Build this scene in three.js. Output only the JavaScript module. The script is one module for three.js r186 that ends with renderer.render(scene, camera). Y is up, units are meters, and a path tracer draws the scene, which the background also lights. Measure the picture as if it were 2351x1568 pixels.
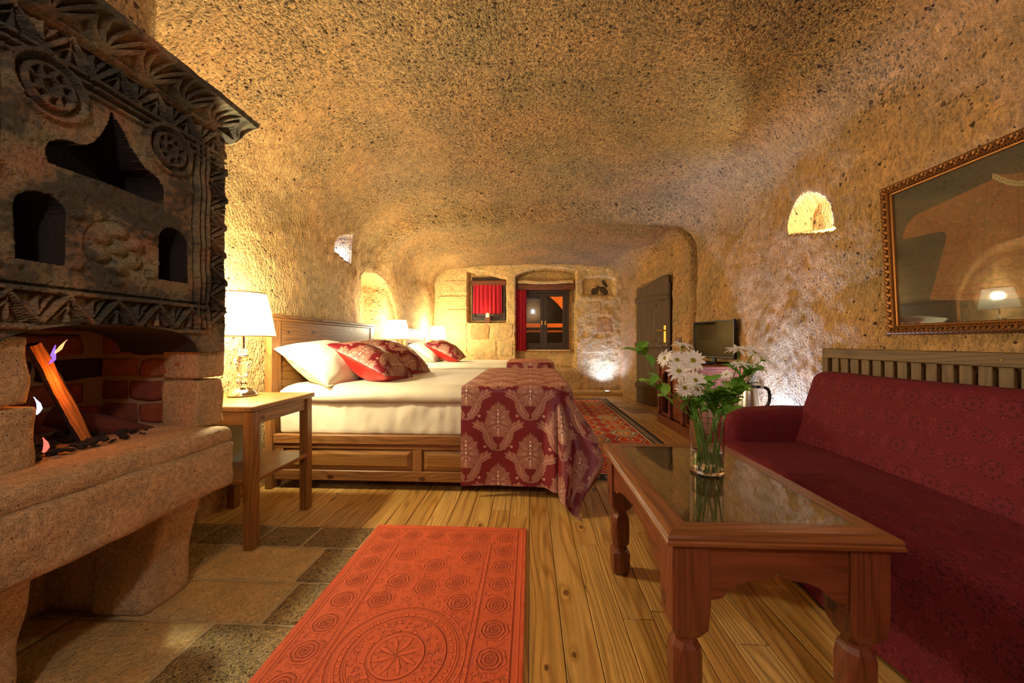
import * as THREE from 'three';
import { mergeGeometries, mergeVertices } from 'three/addons/utils/BufferGeometryUtils.js';
import { ImprovedNoise } from 'three/addons/math/ImprovedNoise.js';
import { RectAreaLightUniformsLib } from 'three/addons/lights/RectAreaLightUniformsLib.js';
RectAreaLightUniformsLib.init();

// ---------- camera, exposure, large lights ----------
const scene = new THREE.Scene();
scene.background = new THREE.Color(0x000000);
const F_PIXELS = 850;
const camera = new THREE.PerspectiveCamera(2 * Math.atan(784 / F_PIXELS) * 180 / Math.PI, 2351 / 1568, 0.05, 40);
camera.position.set(0, 0.92, 0);
camera.rotation.set(0, 0.0494, 0);
scene.add(camera);
const renderer = new THREE.WebGLRenderer({ antialias: true });
renderer.toneMapping = THREE.LinearToneMapping;
renderer.toneMappingExposure = 1.62;
renderer.shadowMap.enabled = true;
const WARM = 0xfff3ca, WARM_NICHE = 0xfffbdc, COOL = 0x98b4ff;
const LAMP_POWER = 4.0, UPLIGHT_POWER = 4.2, NICHE_POWER = 1.2;
const FILL_POWER = 2.4;

// ---------- helpers ----------
const V3 = (x, y, z) => new THREE.Vector3(x, y, z);
function rng(seed) { let a = seed >>> 0; return () => { a = (a + 0x6d2b79f5) | 0; let t = Math.imul(a ^ (a >>> 15), 1 | a); t = (t + Math.imul(t ^ (t >>> 7), 61 | t)) ^ t; return ((t ^ (t >>> 14)) >>> 0) / 4294967296; }; }
const clamp = (x, a, b) => Math.min(b, Math.max(a, x));
const lerp = (a, b, t) => a + (b - a) * t;
const sstep = (a, b, x) => { const t = clamp((x - a) / (b - a), 0, 1); return t * t * (3 - 2 * t); };
const noise3 = new ImprovedNoise();
const N3 = (x, y, z) => noise3.noise(x + 31.7, y + 17.3, z + 71.1);
const fbm3 = (x, y, z, o = 3) => { let s = 0, a = 1, f = 1; for (let i = 0; i < o; i++) { s += a * N3(x * f, y * f, z * f); a *= 0.5; f *= 2.03; } return s; };
const names = new Map();
function numbered(name) { const n = names.get(name) ?? 0; names.set(name, n + 1); return n ? name + '_' + String(n).padStart(3, '0') : name; }
function mesh(name, geometry, material, parent) {
  const m = new THREE.Mesh(geometry, material); m.castShadow = m.receiveShadow = true;
  m.name = parent && parent !== scene ? name : numbered(name);
  (parent ?? scene).add(m); return m;
}
function tag(o, label, category, group) { o.userData.label = label; o.userData.category = category; if (group) o.userData.group = group; return o; }
function structure(o) { o.userData.kind = 'structure'; return o; }
function thing(name, label, category, pos = [0, 0, 0], turn = 0, group) {
  const g = new THREE.Group(); g.name = numbered(name); g.position.set(...pos); g.rotation.y = turn; scene.add(g);
  return tag(g, label, category, group);
}
function copyOf(o, pos, turn, label, group) {
  const c = o.clone(); c.name = numbered(o.name.replace(/_\d{3}$/, '')); c.position.set(...pos); c.rotation.y = turn; scene.add(c);
  c.userData = { ...o.userData, label }; if (group) c.userData.group = group; return c;
}
const std = (color, o = {}) => new THREE.MeshStandardMaterial({ color: new THREE.Color(color), roughness: 0.8, ...o });
const phys = (color, o = {}) => new THREE.MeshPhysicalMaterial({ color: new THREE.Color(color), roughness: 0.8, ...o });

// box with chamfered edges, flat faces, uv in metres with the grain (v) along GRAIN ('x','y','z' or the longest side)
function cbox(w, h, d, c = 0.003, cx = 0, cy = 0, cz = 0, grain, seed = 0) {
  c = Math.min(c, w / 2.01, h / 2.01, d / 2.01);
  const H = [w / 2, h / 2, d / 2], P = [], tri = [];
  const id = (f, s, a, b) => { // vertex on face f (axis), sign s, signs a,b on the other axes
    const v = [0, 0, 0], o1 = (f + 1) % 3, o2 = (f + 2) % 3; v[f] = s * H[f]; v[o1] = a * (H[o1] - c); v[o2] = b * (H[o2] - c); return v;
  };
  const quad = (a, b, c2, d2) => { tri.push(a, b, c2, a, c2, d2); };
  for (let f = 0; f < 3; f++) for (const s of [-1, 1]) { const q = [id(f, s, -1, -1), id(f, s, 1, -1), id(f, s, 1, 1), id(f, s, -1, 1)]; s > 0 ? quad(...q) : quad(q[3], q[2], q[1], q[0]); }
  for (let f = 0; f < 3; f++) { // edges along axis f between faces o1 and o2
    const o1 = (f + 1) % 3, o2 = (f + 2) % 3;
    for (const s1 of [-1, 1]) for (const s2 of [-1, 1]) {
      const A = (t) => { const v = [0, 0, 0]; v[f] = t * (H[f] - c); v[o1] = s1 * H[o1]; v[o2] = s2 * (H[o2] - c); return v; };
      const B = (t) => { const v = [0, 0, 0]; v[f] = t * (H[f] - c); v[o1] = s1 * (H[o1] - c); v[o2] = s2 * H[o2]; return v; };
      const q = [A(-1), A(1), B(1), B(-1)]; s1 * s2 > 0 ? quad(q[3], q[2], q[1], q[0]) : quad(...q);
    }
  }
  for (const a of [-1, 1]) for (const b of [-1, 1]) for (const e of [-1, 1]) {
    const q = [[a * H[0], b * (H[1] - c), e * (H[2] - c)], [a * (H[0] - c), b * H[1], e * (H[2] - c)], [a * (H[0] - c), b * (H[1] - c), e * H[2]]];
    a * b * e > 0 ? tri.push(q[0], q[1], q[2]) : tri.push(q[2], q[1], q[0]);
  }
  const pos = new Float32Array(tri.length * 3); tri.forEach((v, i) => { pos[i * 3] = v[0] + cx; pos[i * 3 + 1] = v[1] + cy; pos[i * 3 + 2] = v[2] + cz; });
  const g = new THREE.BufferGeometry(); g.setAttribute('position', new THREE.BufferAttribute(pos, 3)); g.computeVertexNormals();
  return grainUV(g, grain ?? (w >= h && w >= d ? 'x' : h >= d ? 'y' : 'z'), seed);
}
// uv by the dominant axis of each triangle's normal; metres; v runs along the grain axis
function grainUV(g, grain = 'y', seed = 0) {
  if (g.index) g = g.toNonIndexed();
  const p = g.attributes.position, uv = new Float32Array(p.count * 2), ga = 'xyz'.indexOf(grain), r = rng(seed * 7919 + 13), ou = seed ? r() * 3 : 0, ov = seed ? r() * 5 : 0;
  const a = V3(), b = V3(), c = V3(), n = V3();
  for (let i = 0; i < p.count; i += 3) {
    a.fromBufferAttribute(p, i); b.fromBufferAttribute(p, i + 1); c.fromBufferAttribute(p, i + 2);
    n.subVectors(b, a).cross(c.clone().sub(a)); const m = [Math.abs(n.x), Math.abs(n.y), Math.abs(n.z)], ax = m.indexOf(Math.max(...m));
    const rest = [0, 1, 2].filter((k) => k !== ax), vAx = rest.includes(ga) ? ga : rest[1], uAx = rest.find((k) => k !== vAx);
    [a, b, c].forEach((q, k) => { const e = [q.x, q.y, q.z]; uv[(i + k) * 2] = e[uAx] + ou + ax * 0.37; uv[(i + k) * 2 + 1] = e[vAx] + ov; });
  }
  g.setAttribute('uv', new THREE.BufferAttribute(uv, 2)); return g;
}
const merge = (list) => mergeGeometries(list.map((g) => { const q = g.index ? g.toNonIndexed() : g; for (const k of Object.keys(q.attributes)) if (!['position', 'normal', 'uv'].includes(k)) q.deleteAttribute(k); return q; }), false);
// soft box: rounded by R, subdivided, with a displacement function; smooth normals; uv in metres
function softBox(w, h, d, r, step = 0.03, disp) {
  const s = (x) => Math.max(2, Math.round(x / step));
  const g0 = new THREE.BoxGeometry(w, h, d, s(w), s(h), s(d)), p = g0.attributes.position, nn = g0.attributes.normal, uv = g0.attributes.uv;
  const uvs = new Float32Array(p.count * 2), v = V3(), inner = V3();
  for (let i = 0; i < p.count; i++) {
    v.fromBufferAttribute(p, i); const n = [nn.getX(i), nn.getY(i), nn.getZ(i)];
    if (Math.abs(n[0]) > 0.5) { uvs[i * 2] = -Math.sign(n[0]) * v.z; uvs[i * 2 + 1] = v.y; } else if (Math.abs(n[1]) > 0.5) { uvs[i * 2] = v.x; uvs[i * 2 + 1] = -v.z; } else { uvs[i * 2] = v.x; uvs[i * 2 + 1] = v.y; }
    // pull grid lines to the edges so that the rounding is smooth
    inner.set(clamp(v.x, -w / 2 + r, w / 2 - r), clamp(v.y, -h / 2 + r, h / 2 - r), clamp(v.z, -d / 2 + r, d / 2 - r));
    const q = v.clone().sub(inner); if (q.lengthSq() > 1e-12) v.copy(inner).add(q.normalize().multiplyScalar(r));
    if (disp) disp(v, n);
    p.setXYZ(i, v.x, v.y, v.z);
  }
  g0.setAttribute('uv', new THREE.BufferAttribute(uvs, 2));
  return smooth(g0);
}
// smooth normals across uv seams
function smooth(g) {
  const w = new THREE.BufferGeometry(); w.setAttribute('position', g.attributes.position.clone()); if (g.index) w.setIndex(g.index.clone());
  const m = mergeVertices(w, 1e-5); m.computeVertexNormals();
  const key = (p, i) => `${Math.round(p.getX(i) * 1e5)},${Math.round(p.getY(i) * 1e5)},${Math.round(p.getZ(i) * 1e5)}`, map = new Map();
  const mp = m.attributes.position, mn = m.attributes.normal; for (let i = 0; i < mp.count; i++) map.set(key(mp, i), i);
  const p = g.attributes.position, n = new Float32Array(p.count * 3);
  for (let i = 0; i < p.count; i++) { const k = map.get(key(p, i)); if (k !== undefined) { n[i * 3] = mn.getX(k); n[i * 3 + 1] = mn.getY(k); n[i * 3 + 2] = mn.getZ(k); } else n[i * 3 + 1] = 1; }
  g.setAttribute('normal', new THREE.BufferAttribute(n, 3)); return g;
}
function gridSurface(nu, nv, fn) { // fn(i, j) -> [x, y, z, u, v]; faces wound so that normal = dU x dV
  const pos = new Float32Array((nu + 1) * (nv + 1) * 3), uv = new Float32Array((nu + 1) * (nv + 1) * 2), idx = [];
  for (let j = 0, k = 0; j <= nv; j++) for (let i = 0; i <= nu; i++, k++) { const q = fn(i, j); pos[k * 3] = q[0]; pos[k * 3 + 1] = q[1]; pos[k * 3 + 2] = q[2]; uv[k * 2] = q[3]; uv[k * 2 + 1] = q[4]; }
  for (let j = 0; j < nv; j++) for (let i = 0; i < nu; i++) { const a = j * (nu + 1) + i, b = a + 1, c = a + nu + 2, d = a + nu + 1; idx.push(a, b, c, a, c, d); }
  const g = new THREE.BufferGeometry(); g.setAttribute('position', new THREE.BufferAttribute(pos, 3)); g.setAttribute('uv', new THREE.BufferAttribute(uv, 2)); g.setIndex(idx); g.computeVertexNormals(); return g;
}
const lathe = (pts, seg = 48) => new THREE.LatheGeometry(pts.map(([x, y]) => new THREE.Vector2(x, y)), seg);
const tube = (pts, r, seg = 24, rad = 8) => new THREE.TubeGeometry(new THREE.CatmullRomCurve3(pts.map((p) => V3(...p))), seg, r, rad, false);
const extrude = (shape, depth, bevel = 0.002, cs = 12) => new THREE.ExtrudeGeometry(shape, { depth, bevelEnabled: bevel > 0, bevelThickness: bevel, bevelSize: bevel, bevelSegments: 2, curveSegments: cs });

// ---------- textures ----------
const canvas = (w, h) => { const c = document.createElement('canvas'); c.width = w; c.height = h; return c; };
function dataTex(w, h, data, srgb, float = false) {
  const n = data.length / (w * h);
  const t = new THREE.DataTexture(data, w, h, n === 1 ? THREE.RedFormat : THREE.RGBAFormat, float ? THREE.FloatType : THREE.UnsignedByteType);
  t.wrapS = t.wrapT = THREE.RepeatWrapping; t.magFilter = THREE.LinearFilter; t.minFilter = THREE.LinearMipmapLinearFilter; if (srgb) t.colorSpace = THREE.SRGBColorSpace; t.needsUpdate = true; return t;
}
function canvasTex(c, srgb = true) { const t = new THREE.CanvasTexture(c); t.wrapS = t.wrapT = THREE.RepeatWrapping; if (srgb) t.colorSpace = THREE.SRGBColorSpace; return t; }
const scaled = (t, u, v) => { const q = t.clone(); q.repeat.set(1 / u, 1 / v); q.needsUpdate = true; return q; };
// tileable gradient noise: P cells a side
function tileNoise(px, py, seed) {
  const r = rng(seed), g = new Float32Array(px * py * 2); for (let i = 0; i < px * py; i++) { const a = r() * 6.2832; g[i * 2] = Math.cos(a); g[i * 2 + 1] = Math.sin(a); }
  const f = (t) => t * t * t * (t * (t * 6 - 15) + 10);
  return (u, v) => { // u, v in 0..1 (wraps)
    let x = u * px, y = v * py; x -= Math.floor(x / px) * px; y -= Math.floor(y / py) * py;
    const xi = Math.floor(x), yi = Math.floor(y), xf = x - xi, yf = y - yi, x1 = (xi + 1) % px, y1 = (yi + 1) % py, X = xi % px, Y = yi % py;
    const d = (gx, gy, dx, dy) => { const k = (gy * px + gx) * 2; return g[k] * dx + g[k + 1] * dy; };
    const a = d(X, Y, xf, yf), b = d(x1, Y, xf - 1, yf), c = d(X, y1, xf, yf - 1), e = d(x1, y1, xf - 1, yf - 1), fu = f(xf), fv = f(yf);
    return (a + (b - a) * fu + (c - a) * fv + (a - b - c + e) * fu * fv) * 1.5;
  };
}
function rockTextures(N, seed, kind) { // kind: 'pebble' | 'chisel' | 'block'
  const n1 = tileNoise(8, 8, seed), n2 = tileNoise(40, 40, seed + 1), n3 = kind === 'chisel' ? tileNoise(170, 60, seed + 2) : tileNoise(130, 130, seed + 2);
  const n4 = kind === 'chisel' ? tileNoise(300, 170, seed + 3) : tileNoise(290, 290, seed + 3), n5 = tileNoise(600, 600, seed + 4), n6 = tileNoise(3, 3, seed + 5);
  const H = new Float32Array(N * N), C = new Uint8Array(N * N * 4), pit = new Float32Array(N * N), tone = new Float32Array(N * N);
  const r = rng(seed + 9), pits = kind === 'pebble' ? 5200 : kind === 'chisel' ? 1700 : 900;
  for (let k = 0; k < pits; k++) {
    const cx = r() * N, cy = r() * N, big = r(), R = (big > (kind === 'chisel' ? 0.996 : 0.985) ? 6 + r() * 6 : big > 0.8 ? 3.5 + r() * 3.5 : 1.6 + r() * 2.2) * N / 2048, el = 0.5 + r() * 0.5, an = r() * 3.14, ca = Math.cos(an), sa = Math.sin(an), dk = 0.55 + r() * 0.45;
    const w = Math.ceil(R * 2 + 2);
    for (let y = -w; y <= w; y++) for (let x = -w; x <= w; x++) {
      const ex = (x * ca + y * sa) / R, ey = (-x * sa + y * ca) / (R * el), d = Math.sqrt(ex * ex + ey * ey) + 0.25 * Math.sin(Math.atan2(ey, ex) * 3 + k);
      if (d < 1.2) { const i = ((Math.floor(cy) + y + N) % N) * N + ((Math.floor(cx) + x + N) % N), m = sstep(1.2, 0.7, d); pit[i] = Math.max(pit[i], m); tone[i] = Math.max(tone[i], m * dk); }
    }
  }
  for (let y = 0, i = 0; y < N; y++) for (let x = 0; x < N; x++, i++) {
    const u = x / N, v = y / N, a = n1(u, v), b = n2(u, v), wu = kind === 'chisel' ? u + b * 0.004 : u, c = n3(wu, v), d = n4(wu, v), e = n5(u, v), lo = n6(u, v);
    let h = kind === 'pebble' ? 0.5 + 0.05 * a + 0.12 * b + 0.2 * c + 0.17 * d + 0.09 * e : kind === 'chisel' ? 0.5 + 0.05 * a + 0.1 * b + 0.16 * (c > 0 ? c : c * 0.6) + 0.14 * d + 0.1 * e : 0.5 + 0.12 * a + 0.12 * b + 0.08 * c + 0.07 * d + 0.06 * e;
    h -= 0.4 * pit[i]; H[i] = h;
    const k = (kind === 'pebble' ? 0.88 + 0.2 * c + 0.26 * d + 0.2 * e + 0.08 * b : kind === 'chisel' ? 0.96 + 0.13 * c + 0.12 * d + 0.14 * e + 0.08 * b : 1 + 0.16 * c + 0.12 * d + 0.14 * e + 0.12 * b) * (1 + 0.1 * a);  // pebble kept darker, the dimness of the roof put into its colour
    const pink = 0.05 * lo + 0.06 * a;
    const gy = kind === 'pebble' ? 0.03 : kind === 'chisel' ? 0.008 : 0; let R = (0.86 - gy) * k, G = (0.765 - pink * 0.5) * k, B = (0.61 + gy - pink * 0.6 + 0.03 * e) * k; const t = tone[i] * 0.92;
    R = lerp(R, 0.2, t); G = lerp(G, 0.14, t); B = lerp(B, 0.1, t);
    C[i * 4] = clamp(R * 255, 0, 255); C[i * 4 + 1] = clamp(G * 255, 0, 255); C[i * 4 + 2] = clamp(B * 255, 0, 255); C[i * 4 + 3] = 255;
  }
  return { color: dataTex(N, N, C, true), bump: dataTex(N, N, H, false, true) };
}
function woodTextures(W, Hh, seed, knots) { // u: 0.5 m across, v: 2 m along the grain
  const n1 = tileNoise(4, 2, seed), n2 = tileNoise(9, 4, seed + 1), n3 = tileNoise(120, 10, seed + 2), n4 = tileNoise(256, 60, seed + 3), n5 = tileNoise(30, 3, seed + 4);
  const r = rng(seed + 7), K = []; for (let i = 0; i < knots; i++) K.push([r(), r(), 0.006 + r() * 0.01]);
  const C = new Uint8Array(W * Hh * 4), B = new Float32Array(W * Hh);
  for (let y = 0, i = 0; y < Hh; y++) for (let x = 0; x < W; x++, i++) {
    const u = x / W, v = y / Hh; let kd = 0, bend = 0;
    for (const [ku, kv, kr] of K) { let du = (u - ku) * 0.5, dv = (v - kv) * 2; du -= Math.round(du / 0.5) * 0.5; dv -= Math.round(dv / 2) * 2; const d = Math.sqrt(du * du * 1.4 + dv * dv * 0.5); if (d < kr * 6) { kd = Math.max(kd, sstep(kr * 1.25, kr * 0.7, d)); bend += Math.exp(-d * d / (kr * kr * 7)) * 0.55; } }
    const ph = u * 20 + 3.2 * n1(u, v) + 0.9 * n2(u, v) + bend, ring = 0.5 + 0.5 * Math.sin(ph * 6.2832), late = Math.pow(ring, 3);
    const fib = n3(u, v) * 0.5 + n4(u, v) * 0.4; const k = 1 - 0.15 * late + 0.12 * fib + 0.12 * n5(u, v) - 0.45 * kd;
    const s = clamp(k, 0.1, 1.15);
    C[i * 4] = clamp(235 * s, 0, 255); C[i * 4 + 1] = clamp(222 * s * (1 - 0.06 * late - 0.16 * kd), 0, 255); C[i * 4 + 2] = clamp(200 * s * (1 - 0.16 * late - 0.3 * kd), 0, 255); C[i * 4 + 3] = 255;
    B[i] = 0.5 - 0.2 * late + 0.2 * fib - 0.1 * kd;
  }
  const t = { color: dataTex(W, Hh, C, true), bump: dataTex(W, Hh, B, false, true) };
  return { color: scaled(t.color, 0.5, 2), bump: scaled(t.bump, 0.5, 2) };
}
// ---------- fabrics and prints ----------
function leafPath(c, x, y, ang, len, wid) { // one acanthus lobe
  c.save(); c.translate(x, y); c.rotate(ang); c.beginPath(); c.moveTo(0, 0); c.bezierCurveTo(len * 0.25, -wid, len * 0.75, -wid * 0.9, len, 0); c.bezierCurveTo(len * 0.75, wid * 0.9, len * 0.25, wid, 0, 0); c.closePath(); c.restore();
}
function damaskCanvas() { // tile 0.38 m x 0.364 m; half-drop palmettes inside ogee leaf frames
  const W = 1024, H = 980, c = canvas(W, H), g = c.getContext('2d');
  g.fillStyle = '#6c0b19'; g.fillRect(0, 0, W, H);
  const gold = '#a87460', light = '#c69a82', dark = '#5a1a1c';
  const lobe = (x, y, a, l, w, fill = gold) => { leafPath(g, x, y, a, l, w); g.fillStyle = fill; g.fill(); g.strokeStyle = dark; g.lineWidth = 3.5; g.stroke(); g.save(); g.translate(x, y); g.rotate(a); g.strokeStyle = dark; g.lineWidth = 2; for (const s of [-0.35, 0, 0.35]) { g.beginPath(); g.moveTo(l * 0.12, s * w * 0.3); g.quadraticCurveTo(l * 0.5, s * w * 1.3, l * 0.86, s * w * 0.35); g.stroke(); } g.restore(); };
  const palmette = (cx, cy) => {
    g.save(); g.translate(cx, cy); g.scale(1.22, 1.3);
    g.fillStyle = '#946050'; g.beginPath(); for (let k = 0; k <= 96; k++) { const q = k / 96 * 6.2832, R = 1 + 0.09 * Math.abs(Math.sin(q * 7)); g.lineTo(158 * R * Math.sin(q) * (1 - 0.22 * Math.cos(q)), 10 - 195 * R * Math.cos(q)); } g.fill(); g.strokeStyle = dark; g.lineWidth = 3; g.stroke();
    for (const s of [-1, 1]) { g.save(); g.scale(s, 1);
      lobe(0, -20, -2.2 + 3.1416 * 0.5 + 0.9, 185, 44); lobe(10, 30, 0.1, 175, 46); lobe(6, 70, 0.55, 170, 46); lobe(0, 95, 0.98, 150, 42); lobe(12, -40, -0.42, 160, 44); lobe(8, -80, -0.92, 120, 34); lobe(4, -120, -1.2, 90, 26);
      lobe(30, 25, 0.25, 95, 26, light); lobe(22, -15, -0.35, 90, 26, light); lobe(16, 62, 0.85, 92, 26, light); g.restore(); }
    lobe(0, -60, -1.5708, 165, 42); lobe(0, 110, 1.5708, 110, 34, light); lobe(0, -120, -1.5708, 110, 26);
    for (let k = 0; k < 6; k++) { g.beginPath(); g.ellipse(0, -110 + k * 46, 17 - k, 20, 0, 0, 6.3); g.fillStyle = k % 2 ? '#e4cdb8' : light; g.fill(); g.strokeStyle = dark; g.lineWidth = 3; g.stroke(); }
    g.restore();
  };
  const plume = (jx, jy, side) => { // acanthus limb rising from a crossing, leaning out towards the next one
    const P = (t) => [jx + side * 512 * (0.9 * Math.pow(t, 1.9) + 0.1 * Math.sin(t * 6.2832) * 1.2 + 0.1 * t) + side * 14, jy - 490 * t];
    for (let k = 0; k < 10; k++) { const t = 0.05 + k * 0.083, [x, y] = P(t), [xb, yb] = P(t + 0.02), a = Math.atan2(yb - y, xb - x), L = 150 - Math.abs(k - 5) * 9; lobe(x, y, a + 0.6, L, 42); lobe(x, y, a - 0.6, L, 42); }
    { const [x, y] = P(0.84), [xb, yb] = P(0.87), a = Math.atan2(yb - y, xb - x); lobe(x, y, a, 90, 26); lobe(x, y, a + side * 0.6, 60, 18, light); }
    g.strokeStyle = light; g.lineWidth = 10; g.beginPath(); for (let k = 0; k <= 20; k++) { const q = P(k / 20 * 0.86); k ? g.lineTo(...q) : g.moveTo(...q); } g.stroke();
    for (let k = 0; k < 4; k++) lobe(jx + side * (20 + k * 16), jy + 10 - k * 34, side > 0 ? -0.55 - k * 0.12 : Math.PI + 0.55 + k * 0.12, 66, 17, light);
    const fx = jx + side * 210, fy = jy - 60; for (let k = 0; k < 5; k++) { g.beginPath(); g.arc(fx + 15 * Math.cos(k * 1.257), fy + 15 * Math.sin(k * 1.257), 10, 0, 6.3); g.fillStyle = light; g.fill(); } g.beginPath(); g.arc(fx, fy, 7, 0, 6.3); g.fillStyle = dark; g.fill();
  };
  const w2 = W / 2, h2 = H / 2;
  for (const [jx, jy] of [[w2, 0], [w2, H], [0, h2], [W, h2], [0, H + h2], [W, H + h2], [-w2, H], [W + w2, H], [-w2, 0], [W + w2, 0], [w2, 2 * H]]) for (const side of [-1, 1]) plume(jx, jy, side);
  for (const [ox, oy] of [[0, 0], [w2, h2], [W, 0], [0, H], [W, H]]) palmette(ox, oy);
  for (const [ox, oy] of [[w2, 0], [w2, H], [0, h2], [W, h2]]) { for (let k = 0; k < 5; k++) lobe(ox, oy + 14, -1.5708 + (k - 2) * 0.6, 46, 13, light); }
  return c;
}
function florettesCanvas(bg, fg, line, seed) { // sofa throw: crowded roses and scrolls, tone on tone; tile 0.5 m
  const N = 1024, c = canvas(N, N), g = c.getContext('2d'), r = rng(seed); g.fillStyle = bg; g.fillRect(0, 0, N, N);
  const at = (x, y, f) => { for (const dx of [-N, 0, N]) for (const dy of [-N, 0, N]) { g.save(); g.translate(x + dx, y + dy); f(); g.restore(); } };
  const rose = (x, y, R, a) => at(x, y, () => { g.rotate(a); for (let ring = 3; ring > 0; ring--) { const n = 4 + ring * 2; for (let k = 0; k < n; k++) { leafPath(g, 0, 0, k * 6.283 / n + ring * 0.3, R * ring / 3, R * (0.12 + 0.1 * ring)); g.fillStyle = ring % 2 ? line : bg; g.fill(); g.strokeStyle = fg; g.lineWidth = 3.5; g.stroke(); } } g.beginPath(); g.arc(0, 0, R * 0.16, 0, 6.3); g.fillStyle = line; g.fill(); });
  const scroll = (x, y, R, a) => at(x, y, () => { g.rotate(a); g.strokeStyle = fg; g.lineWidth = 7; g.beginPath(); for (let k = 0; k < 26; k++) { const t = k / 25, q = t * 7, rr = R * (1 - t * 0.8); k ? g.lineTo(rr * Math.cos(q), rr * Math.sin(q)) : g.moveTo(rr, 0); } g.stroke(); for (let k = 0; k < 6; k++) { const q = k * 0.9; leafPath(g, R * Math.cos(q), R * Math.sin(q), q + 1, R * 0.6, R * 0.16); g.fillStyle = fg; g.fill(); } });
  for (let j = 0; j < 4; j++) for (let i = 0; i < 4; i++) { const x = (i + (j % 2) * 0.5 + 0.25) * N / 4, y = (j + 0.5) * N / 4; scroll(x + N / 8, y + 18, 38, r() * 6); scroll(x + N / 8, y - 44, 24, r() * 6); rose(x, y, 84 + r() * 14, r() * 6); }
  for (let k = 0; k < 70; k++) { const x = r() * N, y = r() * N, a = r() * 6; at(x, y, () => { leafPath(g, 0, 0, a, 40, 10); g.fillStyle = r() > 0.5 ? line : fg; g.fill(); }); }
  return c;
}
function rugCanvases() { // carved one-colour rug: 0.732 x 1.5 m; height and colour
  const W = 976, H = 2000, c = canvas(W, H), g = c.getContext('2d'), r = rng(77); g.fillStyle = '#808080'; g.fillRect(0, 0, W, H);
  const line = (w, col, f) => { g.lineWidth = w; g.strokeStyle = col; g.beginPath(); f(); g.stroke(); };
  const rect = (m, w, col) => line(w, col, () => g.rect(m, m, W - 2 * m, H - 2 * m));
  for (let k = 0; k < 2600; k++) { const x = r() * W, y = r() * H, R = 6 + r() * 16, a = r() * 6.28, up = r() > 0.45; line(3 + r() * 3, up ? 'rgba(190,190,190,.6)' : 'rgba(50,50,50,.6)', () => g.arc(x, y, R, a, a + 2 + r() * 2)); }
  g.fillStyle = '#8c8c8c'; for (const [x, y, w, h] of [[0, 0, W, 40], [0, H - 40, W, 40], [0, 0, 40, H], [W - 40, 0, 40, H]]) g.fillRect(x, y, w, h);
  rect(20, 7, '#c0c0c0'); rect(42, 7, '#303030'); rect(52, 5, '#b0b0b0'); rect(196, 8, '#303030'); rect(208, 7, '#c8c8c8'); rect(222, 5, '#404040');
  const medal = (x, y, R) => { g.save(); g.translate(x, y); for (let k = 0; k < 3; k++) { line(8 - k, '#c8c8c8', () => { for (let i = 0; i <= 48; i++) { const t = i / 48 * 6.283, q = R * (1 - k * 0.28) * (1 + 0.06 * Math.sin(t * 7 + k)); i ? g.lineTo(q * Math.cos(t), q * Math.sin(t)) : g.moveTo(q, 0); } }); line(5, '#2c2c2c', () => g.arc(0, 0, R * (0.87 - k * 0.28), 0, 6.3)); } for (let k = 0; k < 8; k++) { leafPath(g, 0, 0, k * 0.785, R * 0.4, R * 0.12); g.fillStyle = '#d0d0d0'; g.fill(); g.strokeStyle = '#333'; g.lineWidth = 3; g.stroke(); } g.restore(); };
  const n1 = 6, n2 = 13; for (let k = 0; k < n1; k++) { const x = 124 + k * (W - 248) / (n1 - 1); medal(x, 124, 56); medal(x, H - 124, 56); }
  for (let k = 1; k < n2 - 1; k++) { const y = 124 + k * (H - 248) / (n2 - 1); medal(124, y, 56); medal(W - 124, y, 56); }
  for (const [x, y] of [[300, 330], [W - 300, 330], [W / 2, 420], [340, 560], [W - 340, 560], [W / 2, 600], [300, 700], [W - 300, 700]]) { medal(x, y, 60); medal(x, H - y, 60); }
  g.save(); g.translate(W / 2, H / 2);
  g.fillStyle = '#7a7a7a'; g.beginPath(); g.arc(0, 0, 262, 0, 6.3); g.fill();
  for (const [R, w, col] of [[262, 9, '#c8c8c8'], [246, 10, '#2a2a2a'], [226, 8, '#c0c0c0'], [196, 9, '#303030'], [186, 7, '#c8c8c8'], [112, 8, '#303030'], [100, 10, '#cccccc'], [66, 7, '#333333'], [40, 8, '#d0d0d0']]) line(w, col, () => g.arc(0, 0, R, 0, 6.3));
  for (let k = 0; k < 44; k++) { const a = k * 6.283 / 44; g.beginPath(); g.arc(211 * Math.cos(a), 211 * Math.sin(a), 9, 0, 6.3); g.fillStyle = '#d6d6d6'; g.fill(); g.beginPath(); g.arc(254 * Math.cos(a), 254 * Math.sin(a), 5, 0, 6.3); g.fillStyle = '#2a2a2a'; g.fill(); }
  for (let k = 0; k < 160; k++) { const a = r() * 6.283, R = 118 + r() * 62; g.beginPath(); g.arc(R * Math.cos(a), R * Math.sin(a), 4 + r() * 5, 0, 6.3); g.fillStyle = r() > 0.4 ? '#d8d8d8' : '#2c2c2c'; g.fill(); }
  for (let k = 0; k < 16; k++) { leafPath(g, 0, 0, k * 0.3927, 96, 13); g.fillStyle = k % 2 ? '#c8c8c8' : '#444'; g.fill(); }
  g.restore();
  const d = g.getImageData(0, 0, W, H).data, c2 = canvas(W, H), g2 = c2.getContext('2d'), im = g2.createImageData(W, H), rr = rng(5);
  for (let i = 0; i < W * H; i++) { const h = d[i * 4] / 255, k = 0.9 + 0.16 * (h - 0.5) + 0.1 * (rr() - 0.5); im.data[i * 4] = clamp(222 * k, 0, 255); im.data[i * 4 + 1] = 92 * k; im.data[i * 4 + 2] = 44 * k; im.data[i * 4 + 3] = 255; }  // low pile toned darker by height, relief shade put into the colour
  g2.putImageData(im, 0, 0); return { height: c, color: c2 };
}
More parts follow.
